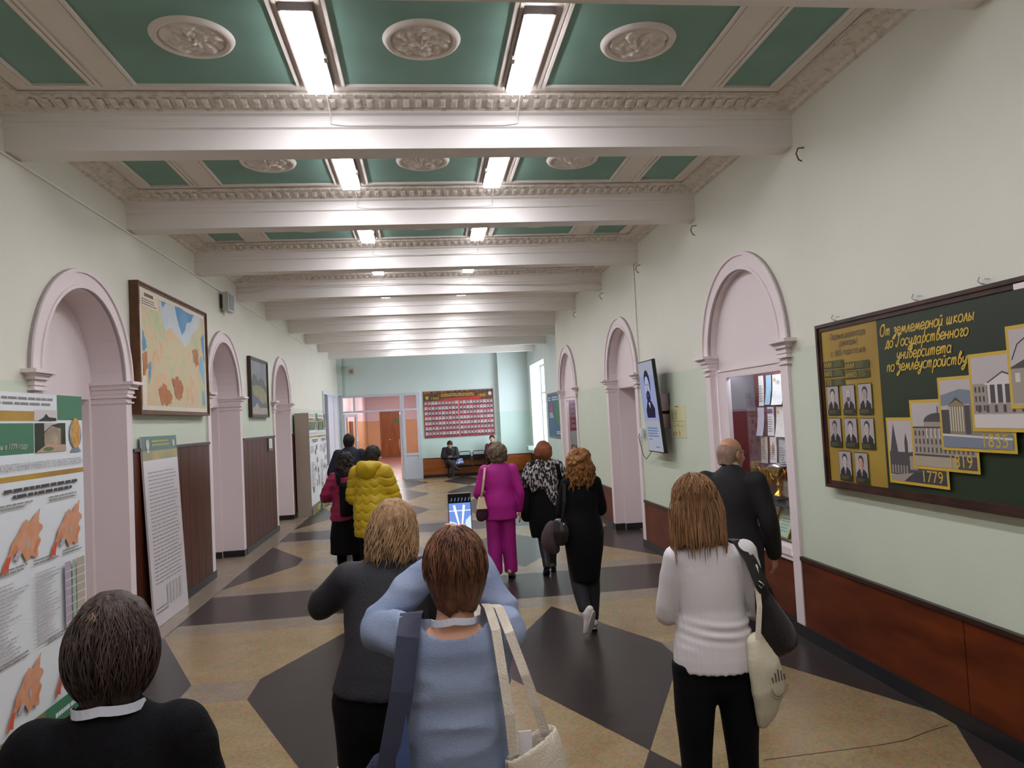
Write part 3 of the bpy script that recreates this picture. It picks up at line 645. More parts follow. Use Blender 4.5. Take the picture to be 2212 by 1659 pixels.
# stepped photographs with years
M_SKY = mat('photo sky', 'b9b1b0', .6); M_STONE = mat('photo stone', '9c9287', .6); M_DK = mat('photo dark', '4b474a', .6); M_LT = mat('photo light', 'cfc8c4', .6); M_SAND = mat('photo sand', 'a79c8a', .6); M_BLU = mat('photo blue grey', '77818e', .6); M_OCH = mat('photo ochre', '8b815c', .6)
ph = [(4.605, 1.43, '1779', 'spire'), (4.348, 1.54, '1819', 'dome'), (4.07, 1.667, '1835', 'street'), (3.80, 1.782, '', 'portico'), (3.515, 1.905, '', 'house')]
PW, PH = .565, .433
for y, z, yr, kind in ph:
    u, v = bu(y), bv(z); u1, v1 = u+PW, v+PH; e = .02
    s.lay(M_GOLD); s.rect(u, v, u1, v1)
    s.lay(M_SKY); s.rect(u+e, v+e, u1-e, v1-e)
    U = lambda a: u+e+a*(PW-2*e)
    V = lambda a: v+e+a*(PH-2*e)
    if kind == 'spire':
        s.lay(M_DK); s.pg([(U(.02), V(.48)), (U(.10), V(.95)), (U(.17), V(.48))]); s.rect(U(.0), V(.1), U(.6), V(.48)); s.rect(U(.3), V(.45), U(.36), V(.65)); s.pg([(U(.3), V(.65)), (U(.33), V(.8)), (U(.36), V(.65))]); s.pg([(U(.4), V(.48)), (U(.62), V(.56)), (U(.99), V(.44)), (U(.99), V(.02)), (U(.4), V(.02))])
        s.lay(M_STONE)
        for k in range(6): s.rect(U(.03+.055*k), V(.12), U(.055+.055*k), V(.26))
        s.pg([(U(.0), V(.0)), (U(.95), V(.0)), (U(.5), V(.16)), (U(.0), V(.08))]); s.rect(U(.38), V(.2), U(.52), V(.42))
        s.lay(mat('photo slate', '3b3a40', .6)); s.pg([(U(.25), V(0)), (U(1), V(0)), (U(1), V(.22)), (U(.45), V(.16))])
    elif kind == 'dome':
        s.lay(M_STONE); s.rect(U(0), V(.18), U(1), V(.62)); s.rect(U(.2), V(.6), U(.7), V(.72))
        s.lay(M_DK); s.pg([(U(.2+.25*(1-math.cos(math.pi*k/12))), V(.70+.14*math.sin(math.pi*k/12))) for k in range(13)]); s.rect(U(.44), V(.83), U(.46), V(.94)); s.rect(U(0), V(.16), U(1), V(.19)); s.rect(U(0), V(.6), U(1), V(.625))
        for r_ in range(3):
            for k in range(14): s.rect(U(.03+.07*k), V(.22+.13*r_), U(.055+.07*k), V(.30+.13*r_))
        s.lay(M_SAND); s.rect(U(0), V(0), U(1), V(.16)); s.lay(M_LT)
        for k in range(6): s.rect(U(.24+.07*k), V(.45), U(.26+.07*k), V(.6))
        s.lay(M_DK); s.rect(U(.72), V(0), U(1), V(.17))
    elif kind == 'street':
        s.lay(M_BLU); s.pg([(U(0), V(.78)), (U(.3), V(.86)), (U(.7), V(.8)), (U(1), V(.84)), (U(1), V(.66)), (U(0), V(.62))])
        s.lay(M_OCH); s.rect(U(.12), V(.2), U(.36), V(.62)); s.pg([(U(.12), V(.62)), (U(.24), V(.74)), (U(.36), V(.62))]); s.rect(U(.44), V(.2), U(.99), V(.66))
        s.lay(M_DK); s.rect(U(.0), V(.2), U(.12), V(.56)); s.rect(U(.36), V(.2), U(.44), V(.62)); s.pg([(U(.11), V(.62)), (U(.24), V(.745)), (U(.37), V(.62)), (U(.24), V(.70))])
        for k in range(7): s.rect(U(.47+.075*k), V(.24), U(.50+.075*k), V(.58))
        s.lay(M_LT)
        for k in range(6): s.rect(U(.135+.038*k), V(.24), U(.15+.038*k), V(.6))
        s.lay(M_BLU); s.rect(U(0), V(0), U(1), V(.2)); s.lay(M_LT); s.pg([(U(0), V(.2)), (U(1), V(.16)), (U(1), V(.13)), (U(0), V(.17))])
    elif kind == 'portico':
        s.lay(M_STONE); s.rect(U(0), V(.2), U(1), V(.62)); s.lay(M_DK); s.pg([(U(.18), V(.62)), (U(.42), V(.78)), (U(.8), V(.62))]); s.rect(U(.2), V(.35), U(.76), V(.6))
        for r_ in range(3):
            for k in range(3): s.rect(U(.03+.055*k), V(.24+.13*r_), U(.055+.055*k), V(.32+.13*r_))
            for k in range(3): s.rect(U(.8+.06*k), V(.24+.13*r_), U(.83+.06*k), V(.32+.13*r_))
        for k in range(8): s.rect(U(.06+.115*k), V(.22), U(.10+.115*k), V(.32))
        s.lay(M_LT); s.pg([(U(.23), V(.63)), (U(.42), V(.755)), (U(.73), V(.63))])
        for k in range(6): s.rect(U(.21+.1*k), V(.34), U(.245+.1*k), V(.61))
        s.rect(U(0), V(0), U(1), V(.19)); s.rect(U(.18), V(.6), U(.8), V(.63))
    else:
        s.lay(M_DK); s.tube([(U(.02), V(.6), s.w), (U(.1), V(.8), s.w), (U(.3), V(.95), s.w)], .003, 4); s.pg([(U(.0), V(.5)), (U(.3), V(.66)), (U(1), V(.7)), (U(1), V(.3)), (U(.0), V(.42))])
        s.lay(M_STONE); s.rect(U(0), V(.02), U(1), V(.48))
        s.lay(M_LT)
        for k in range(7): s.rect(U(.05+.13*k), V(.3), U(.11+.13*k), V(.42))
    if yr: s.lay(M_GOLD); s.txt(yr, u1-.245, v+.03, .105, 0, 0, sx=.95)
s.build('printed_panel', None, t, fix=False)
# brackets sticking out over the board
for k, y in enumerate((5.21, 4.28, 3.72)):
    q = MB(); q.tube([(XR, y, 2.60), (XR-.03, y, 2.605), (XR-.04, y+.01, 2.62), (XR-.02, y+.02, 2.645)], .004, 6); q.tube([(XR, y-.03, 2.625), (XR-.03, y-.03, 2.625)], .004, 6)
    tag(q.build('wall_hook', M_STEEL), 'small wire hook above the green board, %s' % ('over its gold strip', 'over its script title', 'over its right half')[k], 'hook')
# -- map on the left wall
t = thing('map_board', 'large brown framed relief map of a continent hung between two arches', 'map', (XL, 9.1, 2.2))
Bm = frame_M((XL+.075, 7.955, 2.265), (0, 1, 0), V_); MW, MH = 2.31, 1.30
frame_of(Bm, MW, MH, .045, .07, mat('worn brown frame', '6a4526', .5, c2='55341c', scale=8), t)
def relief():
    m = bpy.data.materials.new('relief map'); m.use_nodes = True; nt = m.node_tree; b = nt.nodes['Principled BSDF']; b.inputs['Roughness'].default_value = .45
    tc = nt.nodes.new('ShaderNodeTexCoord'); n = nt.nodes.new('ShaderNodeTexNoise'); n.inputs['Scale'].default_value = 2.4; n.inputs['Detail'].default_value = 9; n.inputs['Roughness'].default_value = .68; n.inputs['Distortion'].default_value = .8
    nt.links.new(tc.outputs['Object'], n.inputs['Vector']); r = nt.nodes.new('ShaderNodeValToRGB'); cr = r.color_ramp
    for p, c in ((.30, '98b47a'), (.42, 'b4bd8c'), (.5, 'cdbd93'), (.58, 'd2b287'), (.68, 'c99555'), (.8, 'a9622f')):
        e = cr.elements.new(p); e.color = lin(c)
    cr.elements.remove(cr.elements[0]); cr.elements.remove(cr.elements[-1])
    nt.links.new(n.outputs['Fac'], r.inputs[0]); nt.links.new(r.outputs[0], b.inputs['Base Color']); return m
s = Sheet(Bm); s.lay(mat('map margin', 'd9cfbd', .5), 0); s.rect(0, 0, MW, MH); s.lay(relief()); s.rect(.08, .05, MW-.05, MH-.05)
def blob(pts, n=6, amp=.02, sd=1):
    rg = random.Random(sd); out = []
    for (a, b), (c, e) in zip(pts, pts[1:]+pts[:1]):
        for k in range(n): f = k/n; out.append((a+(c-a)*f+(rg.random()-.5)*amp*(k > 0), b+(e-b)*f+(rg.random()-.5)*amp*(k > 0)))
    return out
s.lay(mat('map ice blue', 'b4c3cb', .5, c2='c9cfd2', scale=3))
s.pg(blob([(.62, 1.24), (.66, 1.05), (.78, .92), (.95, .98), (1.15, .90), (1.35, .84), (1.5, .80), (1.65, .88), (1.75, .98), (1.95, 1.06), (2.1, 1.18), (2.1, 1.25)], sd=2))
s.lay(mat('map sea blue', '4e93bb', .5, c2='3f83ae', scale=4))
s.pg(blob([(.66, 1.24), (.70, 1.17), (.76, 1.2), (.82, 1.25)], 4, .01)); s.pg(blob([(1.12, 1.25), (1.24, 1.05), (1.36, .93), (1.46, .98), (1.55, 1.1), (1.72, 1.14), (1.85, 1.25)], sd=3))
s.pg(blob([(2.12, .98), (2.25, 1.06), (2.26, .64), (2.2, .72)], sd=4)); s.pg(blob([(.08, .85), (.17, .76), (.2, .66), (.08, .62)], 4, .02, 5)); s.pg(blob([(.24, .50), (.32, .52), (.30, .38), (.23, .28)], 4, .02, 6))
s.lay(mat('map pale sea', '86b8cf', .5, c2='69a8c6', scale=4)); s.pg(blob([(2.05, .72), (2.14, .74), (2.24, .52), (2.22, .36), (2.1, .45), (2.0, .60)], sd=7)); s.pg(blob([(2.1, .28), (2.22, .3), (2.22, .08), (2.12, .1)], sd=8))
s.lay(mat('map mountains', 'b5702f', .5, c2='a65a25', scale=5)); s.pg(blob([(.95, .36), (1.15, .42), (1.35, .30), (1.30, .16), (1.1, .14)], 6, .05, 9)); s.pg(blob([(.5, .24), (.7, .30), (.95, .18), (.9, .08), (.6, .06)], 6, .05, 10)); s.pg(blob([(1.72, .78), (1.95, .82), (2.0, .62), (1.85, .58)], 6, .05, 11)); s.pg(blob([(.08, .60), (.2, .62), (.22, .45), (.08, .36)], 4, .03, 12))
s.lay(mat('map legend', 'dccfb8', .5)); s.rect(.04, 1.10, .56, MH-.03); s.rect(.04, .04, .17, .36)
s.lay(M_INKD); s.lines(.16, 1.20, .46, 1.245, 1, .8); s.lines(.08, 1.115, .54, 1.19, 3, .4)
s.build('map_sheet', None, t, fix=False)
# -- painting
t = thing('painting', 'dark framed landscape painting hung above the plank panel between two left arches', 'painting', (XL, 13.6, 2.2))
Bp = frame_M((XL+.045, 12.95, 2.27), (0, 1, 0), V_)
frame_of(Bp, 1.27, .94, .055, .04, mat('dark picture frame', '3a261c', .4), t)
s = Sheet(Bp); s.lay(mat('painted sky', '8f9296', .5, c2='6f767c', scale=2), 0); s.rect(0, 0, 1.27, .94)
s.lay(mat('painted trees', '5d6350', .5, c2='444b42', scale=7)); s.pg(blob([(0, .55), (.25, .72), (.5, .6), (.8, .66), (1.27, .52), (1.27, .1), (0, .1)], 5, .05, 3))
s.lay(mat('painted field', '7d7f58', .5, c2='8f8a5c', scale=6)); s.pg(blob([(.1, .5), (.7, .52), (1.2, .4), (1.2, .2), (.2, .2)], 5, .03, 4)); s.lay(mat('painted water', '555d7a', .5)); s.pg(blob([(0, .34), (.5, .3), (.9, .18), (.5, .1), (0, .1)], 4, .02, 5))
s.lay(mat('painted light', 'a9a294', .5, c2='8d8678', scale=8)); s.pg([(0, 0), (1.27, 0), (1.27, .12), (0, .12)]); s.pg(blob([(.2, .12), (.4, .2), (.62, .12)], 3, .01, 6))
s.build('canvas', None, t, fix=False)
# -- door plaque
t = thing('wall_plaque', 'small pale notice plate at the top corner of the second plank panel', 'sign', (XL+.03, 14.4, 1.6))
q = MB(); q.box(XL+.023, XL+.05, 14.20, 14.52, 1.59, 1.83); q.build('plate', mat('plate grey', '6d7064', .5), t)
s = Sheet(frame_M((XL+.0505, 14.22, 1.61), (0, 1, 0), V_)); s.lay(M_PAPER, 0); s.rect(0, .03, .28, .2); s.lay(M_INK); s.lines(.03, .05, .25, .18, 5); s.build('sheet', None, t, fix=False)
# -- loudspeaker high on the left wall
t = thing('wall_speaker', 'slim white loudspeaker box high on the left wall past the map', 'speaker', (XL, 11.5, 3.8))
q = MB(); q.box(XL+.05, XL+.14, 11.30, 11.62, 3.80, 4.085); q.build('box', mat('speaker white', 'c6cbc9', .5), t, bevel=.01); q = MB(); q.box(XL, XL+.05, 11.36, 11.44, 3.86, 4.05); q.build('bracket', M_LAMPBODY, t)
q = MB(); q.box(XL+.14, XL+.146, 11.33, 11.59, 3.83, 4.06); q.build('grille', mat('speaker grille', 'a9b0ae', .6, c2='858c8a', scale=120), t)
# -- loudspeaker on an arm on the far wall
t = thing('wall_speaker', 'boxy beige loudspeaker on a bracket arm high over the glazed door', 'speaker', (-2.45, Y1, 3.7))
q = MB(); q.box(-2.58, -2.34, Y1-.34, Y1-.12, 3.72, 3.98); q.build('box', mat('speaker beige', 'cfc8bd', .5), t, bevel=.015); q = MB(); q.lathe([(.0, Y1-.352), (.075, Y1-.352), (.075, Y1-.341), (0, Y1-.341)], 20, (-2.46, 0, 3.83), 'Y'); q.build('cone', mat('speaker cone', '8d8884', .6), t)
q = MB(); q.tube([(-2.84, Y1-.02, 4.02), (-2.46, Y1-.23, 4.02), (-2.46, Y1-.23, 3.97)], .014); q.box(-2.88, -2.80, Y1-.05, Y1, 3.94, 4.1); q.build('bracket_arm', M_FRAME, t)
# -- memorial board on the far wall
t = thing('portrait_board', 'large red board with rows of tiny black and white portraits on the far wall', 'board', (1.2, Y1, 1.4))
s = Sheet(frame_M((-.03, Y1-.03, 1.41), (1, 0, 0), V_)); RW, RH = 2.45, 1.60
M_RED = mat('memorial red', 'a8404e', .5, c2='94303f', scale=3); s.lay(M_RED, 0); s.rect(0, 0, RW, RH)
s.lay(mat('memorial banner', '6a4630', .5, c2='3f3324', scale=6)); s.rect(0, RH-.33, RW, RH); s.lay(mat('orange black ribbon', 'b06a34', .5, c2='2a2018', scale=1, stretch=(30, 1, 1), fac=(.45, .55))); s.pg([(0, RH-.06), (RW, RH-.02), (RW, RH), (0, RH)])
s.lay(mat('banner red', 'b8392f', .5)); s.pg([(.45, RH-.33), (RW-.5, RH-.33), (RW-.3, RH-.2), (.8, RH-.25)])
s.lay(M_GOLD); s.txt('1941', .25, RH-.29, .15); s.txt('1945', RW-.55, RH-.24, .15); s.lines(.62, RH-.2, 1.85, RH-.08, 2, .5, .1); s.pg([(.12+.09*(1 if k % 2 == 0 else .42)*math.sin(math.pi*k/5), RH-.21+.09*(1 if k % 2 == 0 else .42)*math.cos(math.pi*k/5)) for k in range(10)])
s.lay(M_LT); s.ell(RW-.1, RH-.14, .06, .07)
s.lay(mat('board seam', 'd98f80', .5)); s.rect(RW/2-.02, 0, RW/2+.005, RH-.33)
rg = random.Random(5); cw, ch = RW/20.4, (RH-.36)/7
cells = [((.012 if i < 10 else .045)+i*cw, .02+j*ch) for i in range(20) for j in range(7)]
tones = [rg.random() for _ in cells]
for nm, lo, hi, c in (('mini grey', 0, .6, 'a89c9e'), ('mini light', .6, 1, 'cfc6c6')):
    s.lay(mat(nm, c, .6))
    for (u, v), k in zip(cells, tones):
        if lo <= k < hi: s.rect(u+.012, v+.03, u+cw-.014, v+ch-.012)
s.lay(mat('mini dark', '3d3438', .6))
for u, v in cells: c = u+cw/2; s.pg([(c-.04, v+.03), (c+.04, v+.03), (c+.028, v+.062), (c-.028, v+.062)]); s.ell(c, v+.118, .026, .034, 10)
s.lay(mat('mini face', 'd0c4c0', .6))
for u, v in cells: s.ell(u+cw/2, v+.105, .021, .032, 10)
s.build('printed_panel', None, t, fix=False)
q = MB(); q.box(-.05, RW-.01, Y1-.0295, Y1, 1.39, 1.41+RH+.02); q.build('backing', mat('board edge', '8a5348', .5), t)
# -- blue poster on the recessed wall
t = thing('poster', 'blue poster with white and red print beside the window recess on the right', 'poster', (XW, 20.6, 1.3))
s = Sheet(frame_M((XW-.03, 21.66, 1.33), U_, V_)); s.lay(mat('poster frame', '6c7076', .4), 0); s.rect(0, 0, 2.2, 1.29); s.lay(mat('poster blue', '3f6c8f', .5, c2='355f80', scale=2)); s.rect(.05, .05, 2.15, 1.24)
s.lay(mat('poster white', 'dfe6ea', .5)); s.lines(.15, 1.05, .6, 1.18, 2, .5); s.lines(.8, 1.05, 1.9, 1.18, 2, .5); s.lines(.3, .56, 1.0, .72, 3, .6); s.lines(1.3, .1, 2.0, .2, 2, .5)
s.lay(mat('poster red', 'b5484c', .5)); s.pg(blob([(.35, .8), (.6, 1.0), (.8, .9), (.7, .72), (.45, .72)], 3, .03, 2)); s.lay(mat('poster green', '3d7a58', .5)); s.pg(blob([(1.2, .7), (1.5, 1.1), (2.0, .95), (1.9, .35), (1.4, .4)], 4, .05, 3))
s.build('printed_panel', None, t, fix=False); q = MB(); q.box(XW-.0295, XW, 19.46, 21.66, 1.33, 2.62); q.build('backing', mat('poster edge', '55595e', .5), t)
# -- television tilted from the wall
t = thing('television', 'upright television tilted forward on the right wall showing a bearded man in black and white', 'television', (XR, 9.34, 1.42))
v_ = Vector((-.095, 0, 1.2)).normalized(); TVM = frame_M((2.985, 9.665, 1.43), U_, v_); TW, THt = .65, 1.215
M_BLK = mat('glossy black plastic', '0c0c0e', .25)
q = MB(TVM); q.box(0, TW, 0, THt, -.045, 0); tv = q.build('case', M_BLK, t, bevel=.006)
q = MB(TVM); q.box(.18, .47, .35, .85, -.085, -.045); q.build('rear_housing', M_BLK, t)
q = MB(); q.box(XR-.012, XR, 9.15, 9.52, 1.75, 2.2); q.tube([(XR-.01, 9.25, 1.95), (3.0, 9.3, 1.95)], .02); q.tube([(XR-.01, 9.42, 1.95), (3.0, 9.4, 1.95)], .02); q.build('wall_mount', M_BLK, t)
s = Sheet(TVM); s.w = .0008
def scr(n, c, e=.42): return mat_emit('screen '+n, c, e)
s.lay(scr('grey', 'b9bccb')); s.rect(.018, .018, TW-.018, THt-.018); s.lay(scr('lilac', 'aab0dc')); s.rect(.018, .42, TW-.018, THt-.2)
s.lay(scr('coat', '35304a')); s.pg([(.16, .46), (.5, .46), (.52, .58), (.40, .68), (.24, .68), (.15, .56)]); s.lay(scr('hair', '3a3a5c')); s.ell(.33, .92, .125, .17); s.lay(scr('face', 'c3c7e4')); s.ell(.315, .86, .098, .15)
s.lay(scr('hair', '3a3a5c')); s.ell(.32, .735, .085, .085); s.pg([(.27, .80), (.36, .80), (.35, .775), (.28, .775)]); s.rect(.255, .895, .295, .905); s.rect(.335, .895, .375, .905)
s.lay(scr('eye', '4a4c70')); s.ell(.276, .882, .012, .006, 10); s.ell(.354, .882, .012, .006, 10); s.rect(.307, .815, .323, .86)
s.lay(scr('mouth', '9a8fb0')); s.ell(.315, .755, .022, .008, 10); s.lay(scr('shirt', 'd5d8ee')); s.pg([(.29, .66), (.36, .66), (.34, .58)])
s.lay(scr('blue text', '5d86b4')); s.lines(.10, .2, .56, .34, 4, .5, .15); s.lines(.10, .16, .28, .19, 1, .5); s.lines(.36, .06, .56, .09, 1, .5)
s.build('screen', None, t, fix=False)
t = thing('wall_socket', 'small white wall socket on the pilaster behind the television', 'socket', (XR-.03, 10.33, 1.64)); q = MB(); q.box(XR-.065, XR-.028, 10.28, 10.38, 1.62, 1.73); q.build('plate', M_PVC, t)
q = MB(); q.tube([(XR-.07, 10.33, 1.66), (XR-.09, 10.33, 1.62), (XR-.07, 10.33, 1.5), (XR-.06, 10.25, 1.34), (XR-.06, 10.12, 1.30), (XR-.07, 9.95, 1.36), (XR-.08, 9.72, 1.45), (3.0, 9.6, 1.5)], .006, 6)
tag(q.build('power_cable', mat('cable grey', '55575a', .5), smooth=True), 'thin cable looping down from the wall socket to the television', 'cable')
q = MB(); q.tube([(XR-.012, 10.36, ZB), (XR-.012, 10.38, 3.4), (XR-.014, 10.36, 2.72), (XR-.03, 10.3, 2.55), (XR-.02, 9.75, 2.5)], .009, 6); tag(q.build('power_cable', M_BEAM, smooth=True), 'long pale cable running down the right wall from a beam to the television', 'cable')
# -- evacuation plan
t = thing('floor_plan', 'pale yellow evacuation plan sheet on the wall right of the television', 'sign', (XR, 8.87, 1.62))
s = Sheet(frame_M((XR-.006, 9.15, 1.63), U_, V_)); s.lay(mat('plan yellow', 'd9d6a4', .5), 0); s.rect(0, 0, .55, .405)
s.lay(mat('plan line', '7d8a5a', .5))
for a, b, c, e in ((.05, .14, .5, .145), (.05, .2, .5, .205), (.16, .08, .166, .36), (.3, .06, .306, .22), (.42, .08, .426, .22), (.05, .3, .24, .305), (.05, .08, .056, .36), (.5, .08, .506, .22)): s.rect(a, b, c, e)
s.lines(.06, .22, .14, .35, 8, .5); s.lines(.19, .22, .27, .35, 8, .5); s.lines(.2, .37, .36, .395, 1, .7); s.lines(.05, .02, .26, .07, 3, .5)
s.lay(mat('plan red', 'b5483e', .5)); s.rect(.31, .02, .335, .075); s.rect(.2, .16, .28, .166)
s.build('sheet', None, t, fix=False); q = MB(); q.box(XR-.0055, XR, 8.60, 9.15, 1.63, 2.035); q.build('backing', M_PAPER, t)
# -- metal hooks near the beam ends
for k, (y, z) in enumerate(((5.51, 4.0), (7.877, 3.995), (10.06, 4.01), (12.24, 3.99), (14.53, 4.0))):
    q = MB(); q.tube([(XR, y, z+.05), (XR-.05, y, z+.045), (XR-.07, y, z), (XR-.05, y, z-.05), (XR-.025, y, z-.06)], .006, 6)
    tag(q.build('wall_hook', M_LAMPBODY, smooth=True), 'curved metal hook under the %s beam end on the right wall' % ('first', 'second', 'third', 'fourth', 'fifth')[k], 'hook')
# -- cables along the fourth beam
q = MB(); f = YB[8]-.035
q.tube([(XL+.02, f, ZB+.19), (XL+.5, f, ZB+.205), (XL+1.2, f, ZB+.19), (XL+2.2, f, ZB+.2), (CX, f, ZB+.175), (XR-1, f, ZB+.10), (XR-.1, f, ZB+.11), (XR-.02, f, ZB+.05)], .012, 6)
q.tube([(XL+.02, f, ZB+.12), (XL+.35, f, ZB+.12), (XL+.75, f, ZB+.19)], .008, 6)
tag(q.build('beam_cable', M_CEIL, smooth=True), 'sagging bundle of pale cables along the face of the fourth beam', 'cable')
# ------------------------------------------------------------------ display cases in the arches
M_BURG = mat('burgundy lining', '6e2028', .6, c2='5c1a22', scale=3); M_MIRR = mat('grey mauve lining', '7d7480', .35)
M_GOLDM = mat('polished gold metal', 'd9b24a', .18, metal=1, bump=.06, bscale=40); M_SILV = mat('polished silver metal', 'd5d5d8', .15, metal=1)
M_SHELF = mat('dark glass shelf', '3c4046', .2)
def show_case(yc, label, deep):
    t = thing('display_case', label, 'display case', (XR+.1, yc, .10))
    x0, x1 = XR+.05, XR+deep; a, b = yc-HW+.01, yc+HW-.01; ga, gb = yc-.74, yc+.55
    f = MB()
    f.box(x0, x0+.045, a, ga, .72, 2.375); f.box(x0, x0+.045, gb, b, .72, 2.375); f.box(x0, x0+.045, ga, gb, 2.29, 2.375)
    f.box(x0-.012, x0+.0, a+.1, b-.05, 2.36, 2.375); f.build('frame', M_WHITE, t)
    f = MB(); f.box(x0-.07, x0+.10, a+.03, b-.03, .655, .72); f.box(x0-.055, x0, a+.03, b-.03, .61, .655); f.build('sill', M_WHITE, t)
    f = MB(); f.box(x0-.02, x0+.03, a, b, .10, .61); f.build('lower_panel', M_WOODR, t)
    f = MB(); f.use(M_BURG); f.box(x1, x1+.02, a, b, .72, 2.375); f.box(x0+.05, x1, ga-.03, ga-.01, .72, 2.375); f.box(x0+.05, x1, gb+.005, gb+.025, .72, 1.93); f.use(M_MIRR); f.box(x0+.05, x1, gb+.005, gb+.025, 1.93, 2.375)
    f.use(M_WHITE); f.box(x0+.03, x1+.02, a, b, 2.378, 2.42); f.box(x0+.05, x1, ga, gb, 2.355, 2.375); f.box(x0+.05, x1, ga, gb, .70, .72); f.build('lining', None, t)
    f = MB(); f.box(x0+.016, x0+.022, ga, gb, .72, 2.29); f.build('glass', M_GLASS, t)
    f = MB(); f.box(x0+.06, x1-.002, ga+.01, gb, 1.035, 1.055); f.build('shelf', M_SHELF, t)
    f = MB(); f.box(x0+.08, x0+.12, ga+.02, gb-.02, 2.335, 2.354); f.build('fill_strip', mat_emit('case fill light', 'e8f0ff', 9), t)  # glowing strip added to light the inside of the case
    return x1
XC = show_case(6.90, 'white framed glass display case with trophies and certificates in the near right arch', .36)
show_case(15.80, 'white framed glass display case in the far right arch', .36)
certs = [('A', 7.338, 2.29, 7.224, 1.976, 0), ('B', 7.164, 2.286, 7.053, 1.986, 1), ('C', 7.024, 2.284, 6.80, 1.98, 2), ('D', 6.749, 2.335, 6.60, 2.18, 0), ('E', 6.759, 2.175, 6.60, 1.971, 3), ('F', 7.403, 1.96, 7.254, 1.664, 4), ('G', 7.182, 1.962, 7.043, 1.668, 5), ('H', 6.988, 1.959, 6.775, 1.661, 0), ('I', 6.755, 1.957, 6.60, 1.766, 4),
         ('J', 7.372, 1.655, 7.224, 1.381, 6), ('K', 7.169, 1.655, 7.028, 1.392, 2), ('L', 6.978, 1.65, 6.809, 1.367, 3), ('M', 6.74, 1.755, 6.60, 1.377, 4), ('N', 6.763, 1.333, 6.62, 1.075, 4), ('O', 6.944, 1.231, 6.80, 1.07, 7)]
names = {'A': 'cream certificate at the left end of the top row', 'B': 'pale blue certificate in the top row', 'C': 'large curled white certificate in the top row', 'D': 'white certificate high in the right top corner', 'E': 'pale certificate under the top right corner one',
         'F': 'lilac sheet at the left end of the second row', 'G': 'white sheet with a purple heading in the second row', 'H': 'large white certificate with a crest in the second row', 'I': 'pale sheet at the right end of the second row', 'J': 'beige certificate at the left end of the third row', 'K': 'white certificate with an orange leaf in the third row', 'L': 'grey framed certificate in the third row', 'M': 'tall pale sheet at the right end of the third row', 'N': 'grey sheet just over the shelf at right', 'O': 'orange framed certificate standing behind the trophies'}
PC = [mat('cert paper %d' % i, c, .5) for i, c in enumerate(('e9e6e0', '9cc4dc', 'eef0ee', 'd3d9da', 'cfc9da', 'efecee', 'd9cdc0', 'd8cdc4'))]
for n_, ya, za, yb, zb, c in certs:
    w_, h_ = ya-yb, za-zb; s = Sheet(frame_M((XC-.006, ya, zb), U_, V_)); s.use(PC[c])
    nseg = 6; curl = .035 if n_ in 'CHFB' else .012; pts = []
    for k in range(nseg+1): v = h_*k/nseg; pts.append((v, curl*(1-k/nseg)**2))
    for (v0, c0), (v1, c1) in zip(pts[:-1], pts[1:]): s.quad((0, v0, c0), (w_, v0, c0), (w_, v1, c1), (0, v1, c1))
    s.w = curl*.25+.001 if curl < .02 else .0225
    s.w = curl*.3+.002
    if n_ in 'KLMNO' or curl < .02:
        s.lay(M_INK); s.w = curl+.001; s.lines(w_*.15, h_*.12, w_*.85, h_*.7, 7, .3, .4)
    if n_ == 'G': s.lay(mat('purple print', '6a4a80', .6)); s.rect(.01, h_*.8, w_-.01, h_*.93)
    if n_ == 'K': s.lay(mat('orange leaf', 'c09050', .6)); s.pg(blob([(w_*.4, h_*.3), (w_*.7, h_*.5), (w_*.6, h_*.85), (w_*.4, h_*.6)], 3, .01, 3))
    if n_ in 'CHJ': s.lay(mat('crest print', 'c4ab70', .6)); s.w = curl+.002; s.ell(w_*.5, h_*.82, w_*.12, h_*.07)
    if n_ in 'LO': s.lay(mat('cert frame '+n_, '9a9ca0' if n_ == 'L' else 'b9803c', .4)); e = .008; [s.rect(*r_) for r_ in ((0, 0, w_, e), (0, h_-e, w_, h_), (0, 0, e, h_), (w_-e, 0, w_, h_))]
    o = s.build('certificate', None, None, fix=False); sol = o.modifiers.new('thickness', 'SOLIDIFY'); sol.thickness = .001
    tag(o, names[n_]+' in the display case', 'certificate', 'certificates in the near display case')
def trophy(x, y, z, h, r, label, kind):
    t = thing('trophy', label, 'trophy', (x, y, z), 0, 'trophies in the display case')
    b = MB(); b.box(x-.04, x+.04, y-.04, y+.04, z, z+.05); b.build('base', mat('black marble', '1c1a1c', .2), t)
    b = MB()
    if kind == 'bowl':
        p = [(.035, .05), (.05, .055), (.045, .07), (.018, .10), (.014, .13), (.024, .16), (.014, .19), (.016, h*.62), (.03, h*.66), (r*.8, h*.78), (r, h*.9), (r*1.02, h*.93), (r*.95, h*.93), (r*.7, h*.82), (.01, h*.76)]
    else:
        p = [(.035, .05), (.05, .056), (.035, .075), (.014, .12), (.012, .17), (.028, .20), (r*.8, h*.52), (r, h*.8), (r*1.05, h), (r*.96, h), (r*.85, h*.8), (.01, h*.6)]
    b.lathe(p, 28, (x, y, z)); b.build('cup', M_GOLDM, t, smooth='auto')
    if kind == 'bowl':
        b = MB(); b.lathe([(r*.95, h*.93), (r*.8, h*.98), (.03, h*1.02), (.0, h*1.04)], 24, (x, y, z)); b.build('lid', M_SILV, t, smooth='auto')
    for s_ in (-1, 1):
        b = MB(); b.tube([(x, y+s_*r*.85, z+h*.55), (x, y+s_*(r+.035), z+h*.62), (x, y+s_*(r+.045), z+h*.78), (x, y+s_*r*1.0, z+h*.9)], .006, 8); b.build('handle', M_GOLDM, t, smooth=True)
zs = 1.0555
trophy(3.335, 6.72, zs, .36, .10, 'tallest gold trophy with a wide silver lidded bowl in the display case', 'bowl')
